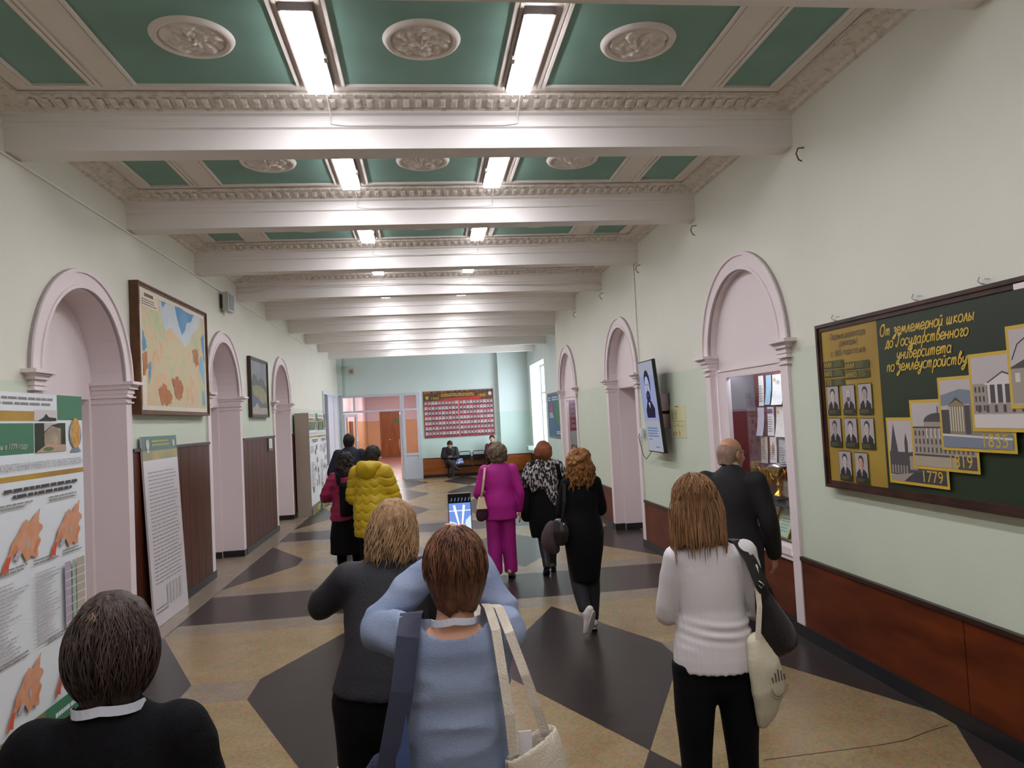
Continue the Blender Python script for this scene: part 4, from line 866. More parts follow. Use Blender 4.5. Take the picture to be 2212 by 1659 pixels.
trophy(3.335, 6.96, zs, .30, .058, 'slender gold trophy cup between the bowl trophy and the small ones', 'cup')
trophy(3.31, 7.14, zs, .36, .05, 'narrow gold trophy cup with a round top left of the slender cup', 'cup')
trophy(3.345, 7.30, zs, .24, .045, 'smallest gold trophy cup at the left end of the shelf', 'cup')
q = MB(); q.box(3.262, 3.266, 6.70, 6.80, zs-.05, zs+.008); tag(q.build('shelf_label', M_PAPER), 'small white paper label on the front edge of the trophy shelf', 'label')
for k, (y0, y1, c, lab) in enumerate(((6.86, 7.12, 'd9cfc6', 'left framed diploma leaning under the trophy shelf'), (6.52, 6.80, 'a9ccb4', 'green framed diploma with gold edge leaning under the trophy shelf'), (6.20, 6.46, 'dcdde0', 'white framed diploma leaning at the right under the trophy shelf'))):
    t = thing('framed_diploma', lab, 'diploma', (3.36, (y0+y1)/2, .725), 0, 'diplomas under the shelf')
    v_ = Vector((.13, 0, .27)).normalized(); D = frame_M((3.29, y1, .728), U_, v_); L = .29
    s = MB(D); [s.box(*r_, -.012, .008) for r_ in ((0, y1-y0, 0, .012), (0, y1-y0, L-.012, L), (0, .012, .012, L-.012), (y1-y0-.012, y1-y0, .012, L-.012))]; s.build('frame', M_GOLDM, t)
    s = Sheet(D); s.lay(mat('diploma %d' % k, c, .4), 0); s.rect(.01, .01, y1-y0-.01, L-.01); s.lay(M_INK); s.lines(.05, .05, y1-y0-.05, L*.7, 5, .3); s.build('sheet', None, t, fix=False)
# far case: red printed folder and grey box inside
q = MB(); q.box(3.42, 3.44, 15.55, 16.2, 1.35, 2.1); tag(q.build('poster', M_RED), 'red sheet standing in the far display case', 'poster')
# ------------------------------------------------------------------ poster stands on the left
M_SIDE = mat('beige stand side', 'a89a8c', .6); M_GRN = mat('poster green', '1c7a45', .5, c2='12633a', scale=1.5); M_GLD = mat('poster gold', 'c9a43c', .5, c2='9b7430', scale=1.2); M_WP = mat('poster white', 'ddd6d6', .5)
M_OR = mat('map orange', 'd9a183', .5, c2='cf936f', scale=14); M_ORD = mat('map deep orange', 'd5865a', .5); M_RDM = mat('map red', 'cc5b41', .5); M_LIL = mat('map lilac', 'b8b0b8', .5)
def oblast(s, u, v, a, b, deep):
    P = lambda x, y: (u+x*a, v+y*b)
    out = [(1.0, 1.0), (.82, .88), (.74, .8), (.62, .86), (.5, .72), (.40, .62), (.28, .50), (.22, .36), (.14, .26), (.06, .12), (.0, .0), (.10, .06), (.18, .02), (.2, .14), (.28, .26), (.38, .34), (.52, .28), (.62, .10), (.74, .18), (.9, .12), (.92, .3), (1.0, .4), (.94, .52), (1.06, .64), (.95, .76)]
    s.lay(M_OR); s.pg(blob([P(*p) for p in out], 4, .012, 3))
    s.lay(M_RDM); s.pg([P(0, 0), P(.1, .06), (P(.18, .02)), P(.2, .14), P(.26, .28), P(.16, .28), P(.06, .12)])
    s.lay(M_ORD); s.pg(blob([P(.24, .36), P(.38, .46), P(.44, .36), P(.3, .28)], 3, .01, 4)); s.pg(blob([P(.85, .2), P(.97, .42), P(.9, .44), P(.8, .24)], 3, .01, 5))
    s.lay(M_LIL); s.pg(blob([P(.30, .22), P(.42, .36), P(.5, .28), P(.4, .16)], 3, .01, 6)); s.ell(*P(.66, .42), .018, .03, 8)
def poster_face(M, W_, H_, rep):
    s = Sheet(M); s.lay(M_WP, 0); s.rect(0, 0, W_, H_)
    for r_ in range(rep):
        o = r_*1.4
        s.lay(M_GRN); s.rect(o, 1.92, o+.70, 2.12); s.rect(o+1.02, 2.14, min(o+1.4, W_), H_)
        s.lay(M_GLD); s.rect(o, 2.135, o+.71, 2.20); s.rect(o, 1.75, o+1.4, 1.785)
        s.lay(M_LT); s.rect(o+.71, 2.135, o+1.02, 2.21); s.lay(M_INK); s.lines(o+.05, 2.23, o+.98, 2.30, 2, .45, .05); s.lay(M_LT); s.w += .002; vs, fs = text_mesh('Основан в 1779 году', .05, .3); s.txt('Основан в 1779 году', o+.12, 1.955, .05, .3, 0, sx=.5/max(v[0] for v in vs)); s.w -= .002
        s.lay(mat('photo foliage', '2c3a24', .6, c2='1c2418', scale=9)); s.rect(o+.71, 1.92, o+1.13, 2.12); s.pg([(o+.75, 2.135), (o+.83, 2.16), (o+.86, 2.185), (o+.9, 2.16), (o+1.0, 2.155), (o+1.0, 2.135)])
        s.lay(mat('photo building', 'b3a088', .6, c2='8f8272', scale=12)); s.pg([(o+.83, 1.97), (o+.83, 2.05), (o+.93, 2.10), (o+1.06, 2.08), (o+1.06, 1.97)]); s.lay(M_SKY); s.pg([(o+.83, 2.12), (o+.83, 2.06), (o+.93, 2.105), (o+1.04, 2.12)]); s.lay(mat('photo path', 'b99b84', .6)); s.pg([(o+.71, 1.92), (o+.86, 1.975), (o+1.13, 1.965), (o+1.13, 1.92)]); s.lay(mat('photo lawn', '5f7a3e', .6)); s.ell(o+.88, 1.94, .07, .015)
        # crest: golden leaf oval in a blue grey wreath
        s.lay(mat('crest wreath', '7c8794', .5)); s.ell(o+1.275, 2.035, .095, .10, 28); s.pg([(o+1.19, 1.905), (o+1.36, 1.905), (o+1.30, 1.955), (o+1.25, 1.955)])
        s.lay(M_WP); s.ell(o+1.275, 2.05, .078, .085, 28); s.lay(mat('crest gold', 'd6a552', .5, c2='b98838', scale=30)); s.pg([(o+1.275+.072*math.sin(math.pi*k/10)*(1 if k <= 10 else 1), 2.045+.115*math.cos(math.pi*k/10)) for k in range(20)])
        s.lay(mat('poster title', '9b9498', .6)); ts_ = 'ФГБОУ ВО «ГОСУДАРСТВЕННЫЙ УНИВЕРСИТЕТ ПО ЗЕМЛЕУСТРОЙСТВУ»'; vs, fs = text_mesh(ts_, .062); s.txt(ts_, o+.03, 1.818, .062, 0, 0, sx=1.34/max(v[0] for v in vs))
        s.lay(M_INKD); s.lines(o+.32, 1.675, o+1.3, 1.705, 1, .7, .02); s.lines(o+.42, 1.635, o+1.2, 1.665, 1, .7, .02)
        if r_ == 0 and rep == 1:
            s.lay(M_INK)
            for a, b, v in ((.03, .66, 1.575), (.86, 1.30, 1.575), (.03, .60, 1.18), (.64, .99, 1.18), (1.03, 1.33, 1.18), (.03, .6, .63), (.80, 1.3, .63)): s.lines(o+a, v, o+b, v+.045, 2, .4, .2)
            oblast(s, o+.26, 1.19, .48, .36, 0); oblast(s, o+.84, 1.19, .46, .36, 1); oblast(s, o+.28, .24, .42, .37, 0); oblast(s, o+.86, .24, .42, .37, 0)
            s.lay(mat('pale print', 'b3adb0', .6)); s.lines(o+.03, .66, o+.58, 1.14, 20, .35, .5); s.lines(o+.64, .66, o+.97, 1.14, 20, .35, .4)
            for c, a, b in (('b0a5b0', 1.03, 1.12), ('9fb59f', 1.14, 1.19), ('b5a99a', 1.2, 1.33)): s.lay(mat('table '+c, c, .6)); s.rect(o+a, .68, o+b, 1.13)
            s.lay(M_WP); [s.rect(o+1.03, .70+.06*k, o+1.33, .706+.06*k) for k in range(7)]
        else:
            s.lay(M_INK); s.lines(o+.1, 1.4, o+.6, 1.56, 4); s.lines(o+.1, .6, o+.65, 1.2, 12, .35, .5); s.lay(mat('thumb', '8c8084', .6))
            for a, b in ((.75, 1.35), (.95, 1.45), (.72, .95), (1.1, .9), (.3, .5), (1.0, 1.15)): s.rect(o+a, b, o+a+.13, b+.12)
            s.lay(mat('thumb rose', 'cf9d98', .6)); s.rect(o+1.2, .6, o+1.3, .85); s.rect(o+.9, .62, o+1.0, .75)
        s.lay(M_GRN); s.rect(o+.72, 0, o+1.4, .22); s.lay(mat('poster meadow', '6f7f52', .6, c2='8a7355', scale=9)); s.rect(o, 0, o+.72, .22); s.lay(M_WP); s.lines(o+.85, .1, o+1.3, .16, 1, .5)
        if rep > 1: s.lay(M_GLD); s.ell(o+.95, .1, .2, .07)
    return s
def stand(name, label, y0, n, xf):
    t = thing(name, label, 'poster stand', (xf-.18, y0+.7*n, 0))
    b = MB(); b.box(XL+.045, xf-.002, y0, y0+1.4*n, 0, 2.32); b.build('box', M_SIDE, t)
    poster_face(frame_M((xf, y0, 0), (0, 1, 0), V_), 1.4*n, 2.32, n).build('poster', None, t, fix=False)
stand('poster_stand', 'tall white poster stand with orange maps and green headers at the left front', 4.545, 1, -2.60)
stand('poster_stand', 'long beige poster stand with green and gold posters farther along the left wall', 17.0, 2, -2.615)
# leaning banner
t = thing('leaning_banner', 'tall white information board with green and gold top leaning on the left planks', 'banner', (-2.88, 8.55, 0))
lean = Vector((-.085, 0, 1.985)).normalized(); BM = frame_M((-2.845, 8.01, .003), (0.0, 1, 0), lean)
b = MB(BM); b.box(0, 1.06, 0, 1.985, -.02, 0); b.build('board', mat('board edge white', 'c9c2c2', .5), t)
s = Sheet(BM); s.w = .0005; s.lay(mat('banner paper', 'd2cbcd', .3), 0); s.rect(0, 0, 1.06, 1.985); s.lay(mat('banner green', '44715e', .35, c2='3c5f60', scale=2)); s.rect(0, 1.83, 1.06, 1.985); s.lay(mat('banner gold', 'c4a64c', .35, c2='8f8a5c', scale=1.5)); s.rect(0, 1.73, 1.06, 1.83)
s.lay(mat('banner print', '9a9698', .4)); s.lines(.1, .42, .98, 1.62, 30, .3, .15); s.lines(.06, .12, .5, .2, 2, .4); s.lay(mat('banner pale print', 'c4b95e', .5)); s.lines(.28, 1.87, .84, 1.95, 2, .45, .1); s.lay(M_LT); s.ell(.15, 1.9, .05, .055); s.ell(.95, 1.9, .035, .04); s.pg([(.1, 1.84), (.2, 1.84), (.15, 1.8)])
s.lay(mat('banner table', 'c3bcbe', .4)); [s.rect(.4+.1*k, .16, .49+.1*k, .38) for k in range(5)]
s.build('print', None, t, fix=False)
# ------------------------------------------------------------------ bench under the portrait board
t = thing('waiting_bench', 'black metal waiting bench of four joined seats under the red portrait board', 'bench', (1.6, Y1-.35, 0))
M_BM = mat('black bench metal', '1d2022', .35, metal=.4); M_BS = mat('black vinyl', '17191b', .4)
b = MB(); b.tube([(.60, Y1-.36, .36), (2.60, Y1-.36, .36)], .022)
for x in (.72, 2.48): b.tube([(x, Y1-.08, .02), (x, Y1-.36, .34), (x, Y1-.62, .02)], .018); b.box(x-.02, x+.02, Y1-.66, Y1-.05, 0, .025)
b.build('beam_frame', M_BM, t, smooth='auto')
for k in range(4):
    x = .83+.49*k
    b = MB(); b.box(x-.21, x+.21, Y1-.60, Y1-.18, .41, .45); b.build('seat', M_BS, t, bevel=.012)
    b = MB(); b.tube([(x-.20, Y1-.2, .45), (x-.20, Y1-.14, .80), (x-.16, Y1-.13, .86), (x+.16, Y1-.13, .86), (x+.20, Y1-.14, .80), (x+.20, Y1-.2, .45)], .014); b.box(x-.19, x+.19, Y1-.17, Y1-.15, .56, .74); b.build('backrest', M_BM, t, smooth='auto')
    b = MB(); b.tube([(x-.19, Y1-.6, .40), (x-.19, Y1-.36, .37), (x+.19, Y1-.36, .37), (x+.19, Y1-.6, .40)], .012, 6); b.build('seat_support', M_BM, t, smooth='auto')
b = MB(); M_BAG = mat('blue checked plastic', '3c4f8c', .45, c2='b9c4e0', scale=9, stretch=(1, 1, 2.2), fac=(.45, .55))
q = Matrix.Translation((1.10, Y1-.42, .45)); b = MB(q); b.add([(-.14, -.08, 0), (.16, -.08, 0), (.16, .1, 0), (-.14, .1, 0), (-.10, -.04, .2), (.10, -.05, .17), (.12, .05, .19), (-.10, .06, .2)], [(0, 1, 5, 4), (1, 2, 6, 5), (2, 3, 7, 6), (3, 0, 4, 7), (4, 5, 6, 7), (3, 2, 1, 0)])
tag(b.build('shopping_bag', M_BAG, bevel=.02), 'blue and white checked bag on the bench beside the man in black', 'bag')
# small box below the window corner, radiator niche
b = MB(); b.box(XW-.26, XW-.04, WY0+2.55, WY0+2.98, WZ0+.002, WZ0+.14); tag(b.build('storage_box', mat('pale green box', 'a9bfb0', .5), bevel=.01), 'small pale green box on the window sill in the far corner', 'box')
# ------------------------------------------------------------------ bodies: distance fields meshed as smooth closed surfaces
def vnoise(P, sc, seed):
    """smooth value noise in about -1..1"""
    rg = np.random.RandomState(seed); L = rg.rand(16, 16, 16).astype(np.float32)
    q = P*np.float32(sc)+np.float32(100); i = np.floor(q).astype(np.int32); f = q-i; f = f*f*(3-2*f); i &= 15; j = (i+1) & 15
    x0, y0, z0 = i[..., 0], i[..., 1], i[..., 2]; x1, y1, z1 = j[..., 0], j[..., 1], j[..., 2]; fx, fy, fz = f[..., 0], f[..., 1], f[..., 2]
    a = L[x0, y0, z0]*(1-fx)+L[x1, y0, z0]*fx; b = L[x0, y1, z0]*(1-fx)+L[x1, y1, z0]*fx
    c = L[x0, y0, z1]*(1-fx)+L[x1, y0, z1]*fx; d = L[x0, y1, z1]*(1-fx)+L[x1, y1, z1]*fx
    return ((a*(1-fy)+b*fy)*(1-fz)+(c*(1-fy)+d*fy)*fz)*2-1
def smin(a, b, k):
    if k <= 0: return np.minimum(a, b)
    h = np.clip(.5+.5*(b-a)/k, 0, 1); return b*(1-h)+a*h-k*h*(1-h)
def catmull(P, n):
    P = np.asarray(P, float); out = []
    for i in range(len(P)-1):
        p0, p1, p2, p3 = P[max(i-1, 0)], P[i], P[i+1], P[min(i+2, len(P)-1)]
        for t in np.linspace(0, 1, n, endpoint=False): out.append(.5*((2*p1)+(-p0+p2)*t+(2*p0-5*p1+4*p2-p3)*t*t+(-p0+3*p1-3*p2+p3)*t**3))
    out.append(P[-1]); return np.array(out)
class Loft:
    """elliptic tube: rows (x, y, z, a, b); a is the half width along side, b the half depth"""
    def __init__(s, rows, side=(1, 0, 0), n=3, k=.02, grow=0):
        r = catmull(rows, n) if n > 1 else np.asarray(rows, float)
        s.P = r[:, :3]; s.a = np.maximum(r[:, 3], .004)+grow; s.b = np.maximum(r[:, 4] if r.shape[1] > 4 else r[:, 3], .004)+grow; s.side = np.array(side, float); s.k = k
    def grown(s, g):
        o = object.__new__(Loft); o.P, o.a, o.b, o.side, o.k = s.P, s.a+g, s.b+g, s.side, s.k; return o
    def bounds(s):
        m = np.maximum(s.a, s.b)[:, None]; return (s.P-m).min(0), (s.P+m).max(0)
    def __call__(s, G, lo, h, F):
        D = np.full(F.shape, 9., np.float32)
        for i in range(len(s.P)-1):
            p, q = s.P[i], s.P[i+1]; R = max(s.a[i], s.a[i+1], s.b[i], s.b[i+1])+.06
            i0 = np.maximum(np.floor((np.minimum(p, q)-R-lo)/h).astype(int), 0); i1 = np.minimum(np.ceil((np.maximum(p, q)+R-lo)/h).astype(int)+1, F.shape)
            if (i1 <= i0).any(): continue
            sl = tuple(slice(a, b) for a, b in zip(i0, i1)); X = G[sl]; d = q-p; L2 = float(d@d)
            if L2 < 1e-10: continue
            L = math.sqrt(L2); t_ = d/L; sd = s.side-t_*(s.side@t_); nn = np.linalg.norm(sd); sd = sd/nn if nn > 1e-6 else np.array([0, 1., 0]); bd = np.cross(t_, sd)
            V = X-p.astype(np.float32); u = (V@t_.astype(np.float32)); t = np.clip(u/np.float32(L), 0, 1)
            A = s.a[i]+(s.a[i+1]-s.a[i])*t; B = s.b[i]+(s.b[i+1]-s.b[i])*t; mn = np.minimum(A, B)
            dx = V@sd.astype(np.float32); dy = V@bd.astype(np.float32); da = u-t*np.float32(L)
            Q = np.sqrt((dx/A)**2+(dy/B)**2+(da/mn)**2)+1e-6; N = np.sqrt(dx*dx+dy*dy+da*da)
            v = np.where(Q > .3, N*(1-1/Q), (Q-1)*mn); D[sl] = np.minimum(D[sl], v.astype(np.float32))
        return D
class Ell:
    def __init__(s, c, r, k=.02, rot=None):
        s.c = np.array(c, float); s.r = np.array(r, float); s.k = k; s.rot = rot
    def grown(s, g): return Ell(s.c, s.r+g, s.k, s.rot)
    def bounds(s): m = s.r.max(); return s.c-m, s.c+m
    def __call__(s, G, lo, h, F):
        R = s.r.max()+.08; D = np.full(F.shape, 9., np.float32)
        i0 = np.maximum(np.floor((s.c-R-lo)/h).astype(int), 0); i1 = np.minimum(np.ceil((s.c+R-lo)/h).astype(int)+1, F.shape)
        if (i1 <= i0).any(): return D
        sl = tuple(slice(a, b) for a, b in zip(i0, i1)); V = G[sl]-s.c.astype(np.float32)
        if s.rot is not None: V = V@np.array(s.rot, np.float32)
        Q = np.sqrt(((V/s.r.astype(np.float32))**2).sum(-1))+1e-6; N = np.sqrt((V*V).sum(-1)); D[sl] = np.where(Q > .3, N*(1-1/Q), (Q-1)*s.r.min()); return D
class Cut:
    """removes a shape"""
    def __init__(s, shape, k=.01): s.s = shape; s.k = k; s.cut = True
def surface(prims, h, disp=None, clip=None):
    """prims joined smoothly, meshed by surface nets; disp(P, D) is added to the field"""
    solid = [p for p in prims if not getattr(p, 'cut', False)]
    lo = np.min([p.bounds()[0] for p in solid], 0)-.05; hi = np.max([p.bounds()[1] for p in solid], 0)+.05
    n = np.ceil((hi-lo)/h).astype(int)+1
    ax = [np.float32(lo[i])+np.arange(n[i], dtype=np.float32)*np.float32(h) for i in range(3)]
    G = np.stack(np.meshgrid(*ax, indexing='ij'), -1); F = np.full(tuple(n), 9., np.float32)
    for p in prims:
        if getattr(p, 'cut', False):
            D = p.s(G, lo, h, F); F = -smin(-F, D, p.k)
        else:
            D = p(G, lo, h, F); F = smin(F, D, p.k)
    if disp is not None:
        near = np.abs(F) < .09; idx = np.nonzero(near); F[idx] += disp(G[idx], F[idx]).astype(np.float32)
    if clip is not None: F = np.maximum(F, clip(G).astype(np.float32))
    return nets(F, lo, h)
def nets(F, lo, h):
    S_ = F < 0; nx, ny, nz = F.shape
    c = np.zeros((nx-1, ny-1, nz-1), np.int16)
    for a in (0, 1):
        for b in (0, 1):
            for e in (0, 1): c += S_[a:nx-1+a, b:ny-1+b, e:nz-1+e]
    ci = np.nonzero((c > 0) & (c < 8)); I = np.stack(ci, -1)
    idx = np.full(c.shape, -1, np.int32); idx[ci] = np.arange(len(I))
    acc = np.zeros((len(I), 3)); cnt = np.zeros(len(I))
    corners = [(a, b, e) for a in (0, 1) for b in (0, 1) for e in (0, 1)]
    val = {k: F[I[:, 0]+k[0], I[:, 1]+k[1], I[:, 2]+k[2]] for k in corners}
    for k in corners:
        for ax in range(3):
            if k[ax] == 0:
                l = list(k); l[ax] = 1; l = tuple(l); v0, v1 = val[k], val[l]; m = (v0 < 0) != (v1 < 0)
                t = np.where(m, v0/np.where(np.abs(v0-v1) < 1e-9, 1, v0-v1), 0); p = np.tile(np.array(k, float), (len(I), 1)); p[:, ax] += t
                acc[m] += p[m]; cnt[m] += 1
    V = lo+(I+acc/np.maximum(cnt, 1)[:, None])*h; faces = []
    for ax in range(3):
        o1, o2 = [(1, 2), (2, 0), (0, 1)][ax]
        sl0 = [slice(None)]*3; sl1 = [slice(None)]*3; sl0[ax] = slice(0, -1); sl1[ax] = slice(1, None)
        A, B = S_[tuple(sl0)], S_[tuple(sl1)]; E = np.stack(np.nonzero(A != B), -1); flip = B[tuple(E.T)]
        ok = (E[:, o1] > 0) & (E[:, o2] > 0) & (E[:, o1] < F.shape[o1]-1) & (E[:, o2] < F.shape[o2]-1); E = E[ok]; flip = flip[ok]
        def at(d1, d2): q = E.copy(); q[:, o1] += d1; q[:, o2] += d2; return idx[tuple(q.T)]
        Q = np.stack([at(-1, -1), at(0, -1), at(0, 0), at(-1, 0)], -1); Q[flip] = Q[flip][:, ::-1]; faces.append(Q)
    return V, np.concatenate(faces)
def mesh_np(name, parts, mats_, parent=None, loc=None, matidx=None, relax=1):
    """parts: list of (V, quads); vertices in the frame of the person"""
    vs = []; fs = []; mi = []; b = 0
    for k, (V, Q) in enumerate(parts):
        vs.append(V); fs.append(Q+b); mi.append(np.full(len(Q), k if matidx is None else matidx[k])); b += len(V)
    V = np.concatenate(vs); Q = np.concatenate(fs); mi = np.concatenate(mi)
    me = bpy.data.meshes.new(name); me.vertices.add(len(V)); me.vertices.foreach_set('co', V.astype(np.float32).ravel())
    me.loops.add(len(Q)*4); me.loops.foreach_set('vertex_index', Q.astype(np.int32).ravel()); me.polygons.add(len(Q))
    me.polygons.foreach_set('loop_start', np.arange(len(Q), dtype=np.int32)*4); me.polygons.foreach_set('loop_total', np.full(len(Q), 4, np.int32))
    for m in mats_: me.materials.append(m)
    me.polygons.foreach_set('material_index', mi.astype(np.int32)); me.polygons.foreach_set('use_smooth', np.ones(len(Q), bool)); me.update(); me.validate()
    o = bpy.data.objects.new(name, me); COL.objects.link(o)
    if parent is not None: o.parent = parent; WORLD_M[o.name] = wm(parent)
    return o
def relax_mesh(VQ, it=2, f=.5):
    V, Q = VQ; E = np.concatenate([Q[:, [0, 1]], Q[:, [1, 2]], Q[:, [2, 3]], Q[:, [3, 0]]]); E = np.concatenate([E, E[:, ::-1]])
    for _ in range(it):
        s = np.zeros_like(V); n = np.zeros(len(V)); np.add.at(s, E[:, 0], V[E[:, 1]]); np.add.at(n, E[:, 0], 1); V = V+(s/np.maximum(n, 1)[:, None]-V)*f
    return V, Q
# ------------------------------------------------------------------ a person: joints in its own frame (x right, y forward, z up)
v3 = lambda *a: np.array(a, float)
class Person:
    def __init__(s, name, label, x, y, rz, h=1.65, build=1.0, vox=.011, skin='d9a98c', woman=True, sw=None, **J):
        s.t = thing(name, label, 'person', (x, y, 0), rz); s.h = h; s.k = h/1.65; s.w = build; s.vox = vox; k = s.k; w_ = build
        sw = sw or (.150 if woman else .175)
        j = dict(pel=v3(0, 0, .93), wai=v3(0, .0, 1.06), che=v3(0, .005, 1.24), nb=v3(0, -.01, 1.405), hd=v3(0, .02, 1.535),
                 sl=v3(-sw, -.01, 1.355), sr=v3(sw, -.01, 1.355), el=v3(-sw-.04, -.03, 1.08), er=v3(sw+.04, -.03, 1.08), wl=v3(-sw-.045, .05, .84), wr=v3(sw+.045, .05, .84),
                 hl=v3(-.085, 0, .90), hr=v3(.085, 0, .90), kl=v3(-.095, .015, .49), kr=v3(.095, .015, .49), al=v3(-.095, -.02, .085), ar=v3(.095, -.02, .085),
                 tl=v3(-.11, .14, .03), tr=v3(.11, .14, .03), face=v3(0, 1, 0), crown=v3(0, 0, 1))
        for n_ in j:
            if n_ not in ('face', 'crown'): j[n_] = j[n_]*k
        for n_, val in J.items(): j[n_] = np.array(val, float)
        s.j = j; f = j['face']/np.linalg.norm(j['face']); c = j['crown']; c = c-f*(c@f); c /= np.linalg.norm(c); s.fx = np.cross(f, c); s.ff = f; s.fc = c
        s.skin = mat('skin '+skin, skin, .5, c2=skin, bump=.02, bscale=90)
    def H(s, x, y, z):
        """point of the head frame (x right, y to the face, z to the crown)"""
        return s.j['hd']+(s.fx*x+s.ff*y+s.fc*z)*s.k
    def torso(s, g=0, hips=1.0, lo=0, belly=0, k=.03):
        j, w_, q = s.j, s.w, s.k; d = (j['wai']-j['pel']); rows = []
        sd = j['sr']-j['sl']; sd = sd/np.linalg.norm(sd)
        P = [(j['pel']-d*.65, .125*hips, .095), (j['pel'], .165*hips, .112*hips), (j['pel']+(j['wai']-j['pel'])*.6, .150*hips, .105), (j['wai'], .132+.02*belly, .096+.03*belly), (j['che']-(j['che']-j['wai'])*.35, .142, .104+.02*belly), (j['che'], .146, .106), (j['che']+(j['nb']-j['che'])*.5, .140, .090), (j['che']+(j['nb']-j['che'])*.80, .092, .070), (j['nb'], .058, .058)]
        for p, a, b in P[lo:]: rows.append([*p, a*w_*q+g, b*w_*q+g])
        return Loft(rows, sd, 3, k)
    def limb(s, a, b, c, r, g=0, k=.03, end=1.0, cut=None):
        """shoulder-elbow-wrist or hip-knee-ankle: radii at start, mid upper, joint, mid lower, end"""
        q = s.k*s.w**.6; A, B, C_ = s.j[a], s.j[b], s.j[c]; rows = []
        for p, rr in ((A, r[0]), (A+(B-A)*.45, r[1]), (B, r[2]), (B+(C_-B)*.4, r[3]), (B+(C_-B)*end, r[4])): rows.append([*p, rr*q+g, rr*q+g])
        return Loft(rows, (1, 0, 0), 3, k)
    def arms(s, g=0, end=1.0, which='lr', k=.028, fat=1.0):
        r = [.045*fat, .043*fat, .037*fat, .036*fat, .027*fat]; o = []
        for c in which: o.append(s.limb('s'+c, 'e'+c, 'w'+c, r, g, k, end))
        return o
    def legs(s, g=0, end=1.0, which='lr', k=.03, fat=1.0):
        r = [.086*fat, .076*fat, .055*fat, .054*fat, .036*fat]; return [s.limb('h'+c, 'k'+c, 'a'+c, r, g, k, end) for c in which]
    def neck(s, g=0): return Loft([[*(s.j['nb']-(s.j['nb']-s.j['che'])*.15), .062*s.k+g, .058*s.k+g], [*(s.j['nb']*.6+s.H(0, -.02, -.07)*.4), .053*s.k+g, .055*s.k+g], [*s.H(0, -.015, -.055), .052*s.k+g, .056*s.k+g]], s.fx, 3, .025)
    def rotm(s): return np.stack([s.fx, s.ff, s.fc], 1)
    def skull(s, g=0): q = s.k; return [Ell(s.H(0, -.012, .025), np.array([.074, .094, .092])*q+g, .02, s.rotm()), Ell(s.H(0, .035, -.035), np.array([.058, .062, .075])*q+g, .03, s.rotm())]
    def head(s, ears=True):
        q = s.k; P = s.skull() + [Loft([[*s.H(0, .04, -.075), .042*q, .034*q], [*s.H(0, .068, -.09), .026*q, .02*q]], s.fx, 2, .025), s.neck()]
        P += [Loft([[*s.H(0, .092, .012), .009*q, .008*q], [*s.H(0, .112, -.022), .015*q, .012*q]], s.fx, 2, .012)]
        for c in (-1, 1):
            P.append(Ell(s.H(.030*c, .078, .028), np.array([.024, .012, .007])*q, .012, s.rotm())); P.append(Ell(s.H(.044*c, .062, -.022), np.array([.022, .022, .018])*q, .02, s.rotm()))
            P.append(Cut(Ell(s.H(.031*c, .096, .010), np.array([.016, .012, .009])*q, .01, s.rotm()), .012))
            if ears: P += [Ell(s.H(.078*c, -.012, -.004), np.array([.009, .020, .032])*q, .008, s.rotm()), Cut(Ell(s.H(.088*c, -.006, .0), np.array([.006, .010, .018])*q, .01, s.rotm()), .006)]
        P += [Loft([[*s.H(-.022, .091, -.053), .006*q], [*s.H(0, .098, -.050), .009*q], [*s.H(.022, .091, -.053), .006*q]], s.fc, 3, .008), Loft([[*s.H(-.018, .089, -.062), .006*q], [*s.H(0, .096, -.063), .009*q], [*s.H(.018, .089, -.062), .006*q]], s.fc, 3, .006)]
        P.append(Cut(Loft([[*s.H(-.024, .100, -.0575), .003*q], [*s.H(.024, .100, -.0575), .003*q]], s.fc, 1), .004))
        return P
    def hand(s, c, curl=.5, dirn=None, palm=None, spread=.0, thumb=None):
        """palm and five fingers from the wrist; dirn along the hand, palm = normal towards which the fingers close"""
        W_ = s.j['w'+c]; d = np.array(dirn, float) if dirn is not None else (W_-s.j['e'+c]); d = d/np.linalg.norm(d)
        n = np.array(palm, float) if palm is not None else v3(1 if c == 'l' else -1, 0, 0); n = n-d*(n@d); n /= np.linalg.norm(n); x = np.cross(d, n)
        if thumb is not None and x@np.array(thumb, float) < 0: x = -x
        q = s.k; P = [Loft([[*(W_-d*.03), .024*q, .022*q], [*(W_+d*.012), .027*q, .019*q], [*(W_+d*.05*q), .037*q, .016*q], [*(W_+d*.085*q), .038*q, .013*q]], x, 3, .012)]
        for i, (off, L, r) in enumerate(((.028, .070, .0088), (.0095, .078, .009), (-.0095, .073, .0087), (-.028, .058, .0078))):
            b = W_+d*(.083-.006*abs(i-1))*q+x*off*q; ang = curl*(.45+.07*i); pts = [b-d*.015]; cur = b; dd = d+x*(off*spread*6); dd /= np.linalg.norm(dd); a = ang*.6
            for seg in (.46, .31, .23): e = dd*math.cos(a)+n*math.sin(a); pts.append(cur); cur = cur+e*L*seg*q; a += ang
            pts.append(cur); P.append(Loft([[*p, r*q*(1-.07*k_), r*q*(1-.07*k_)] for k_, p in enumerate(pts)], x, 2, .006))
        b = W_+d*.022*q+x*.026*q; e = d*.62+x*.62+n*.35*(1+curl*.4); e /= np.linalg.norm(e); m = b+e*.040*q; e2 = d*.85+x*.18+n*.45; e2 /= np.linalg.norm(e2); t2 = m+e2*.030*q
        P.append(Loft([[*(b-e*.012), .014*q], [*m, .011*q], [*t2, .0098*q], [*(t2+e2*.012*q), .0075*q]], n, 2, .010)); return P
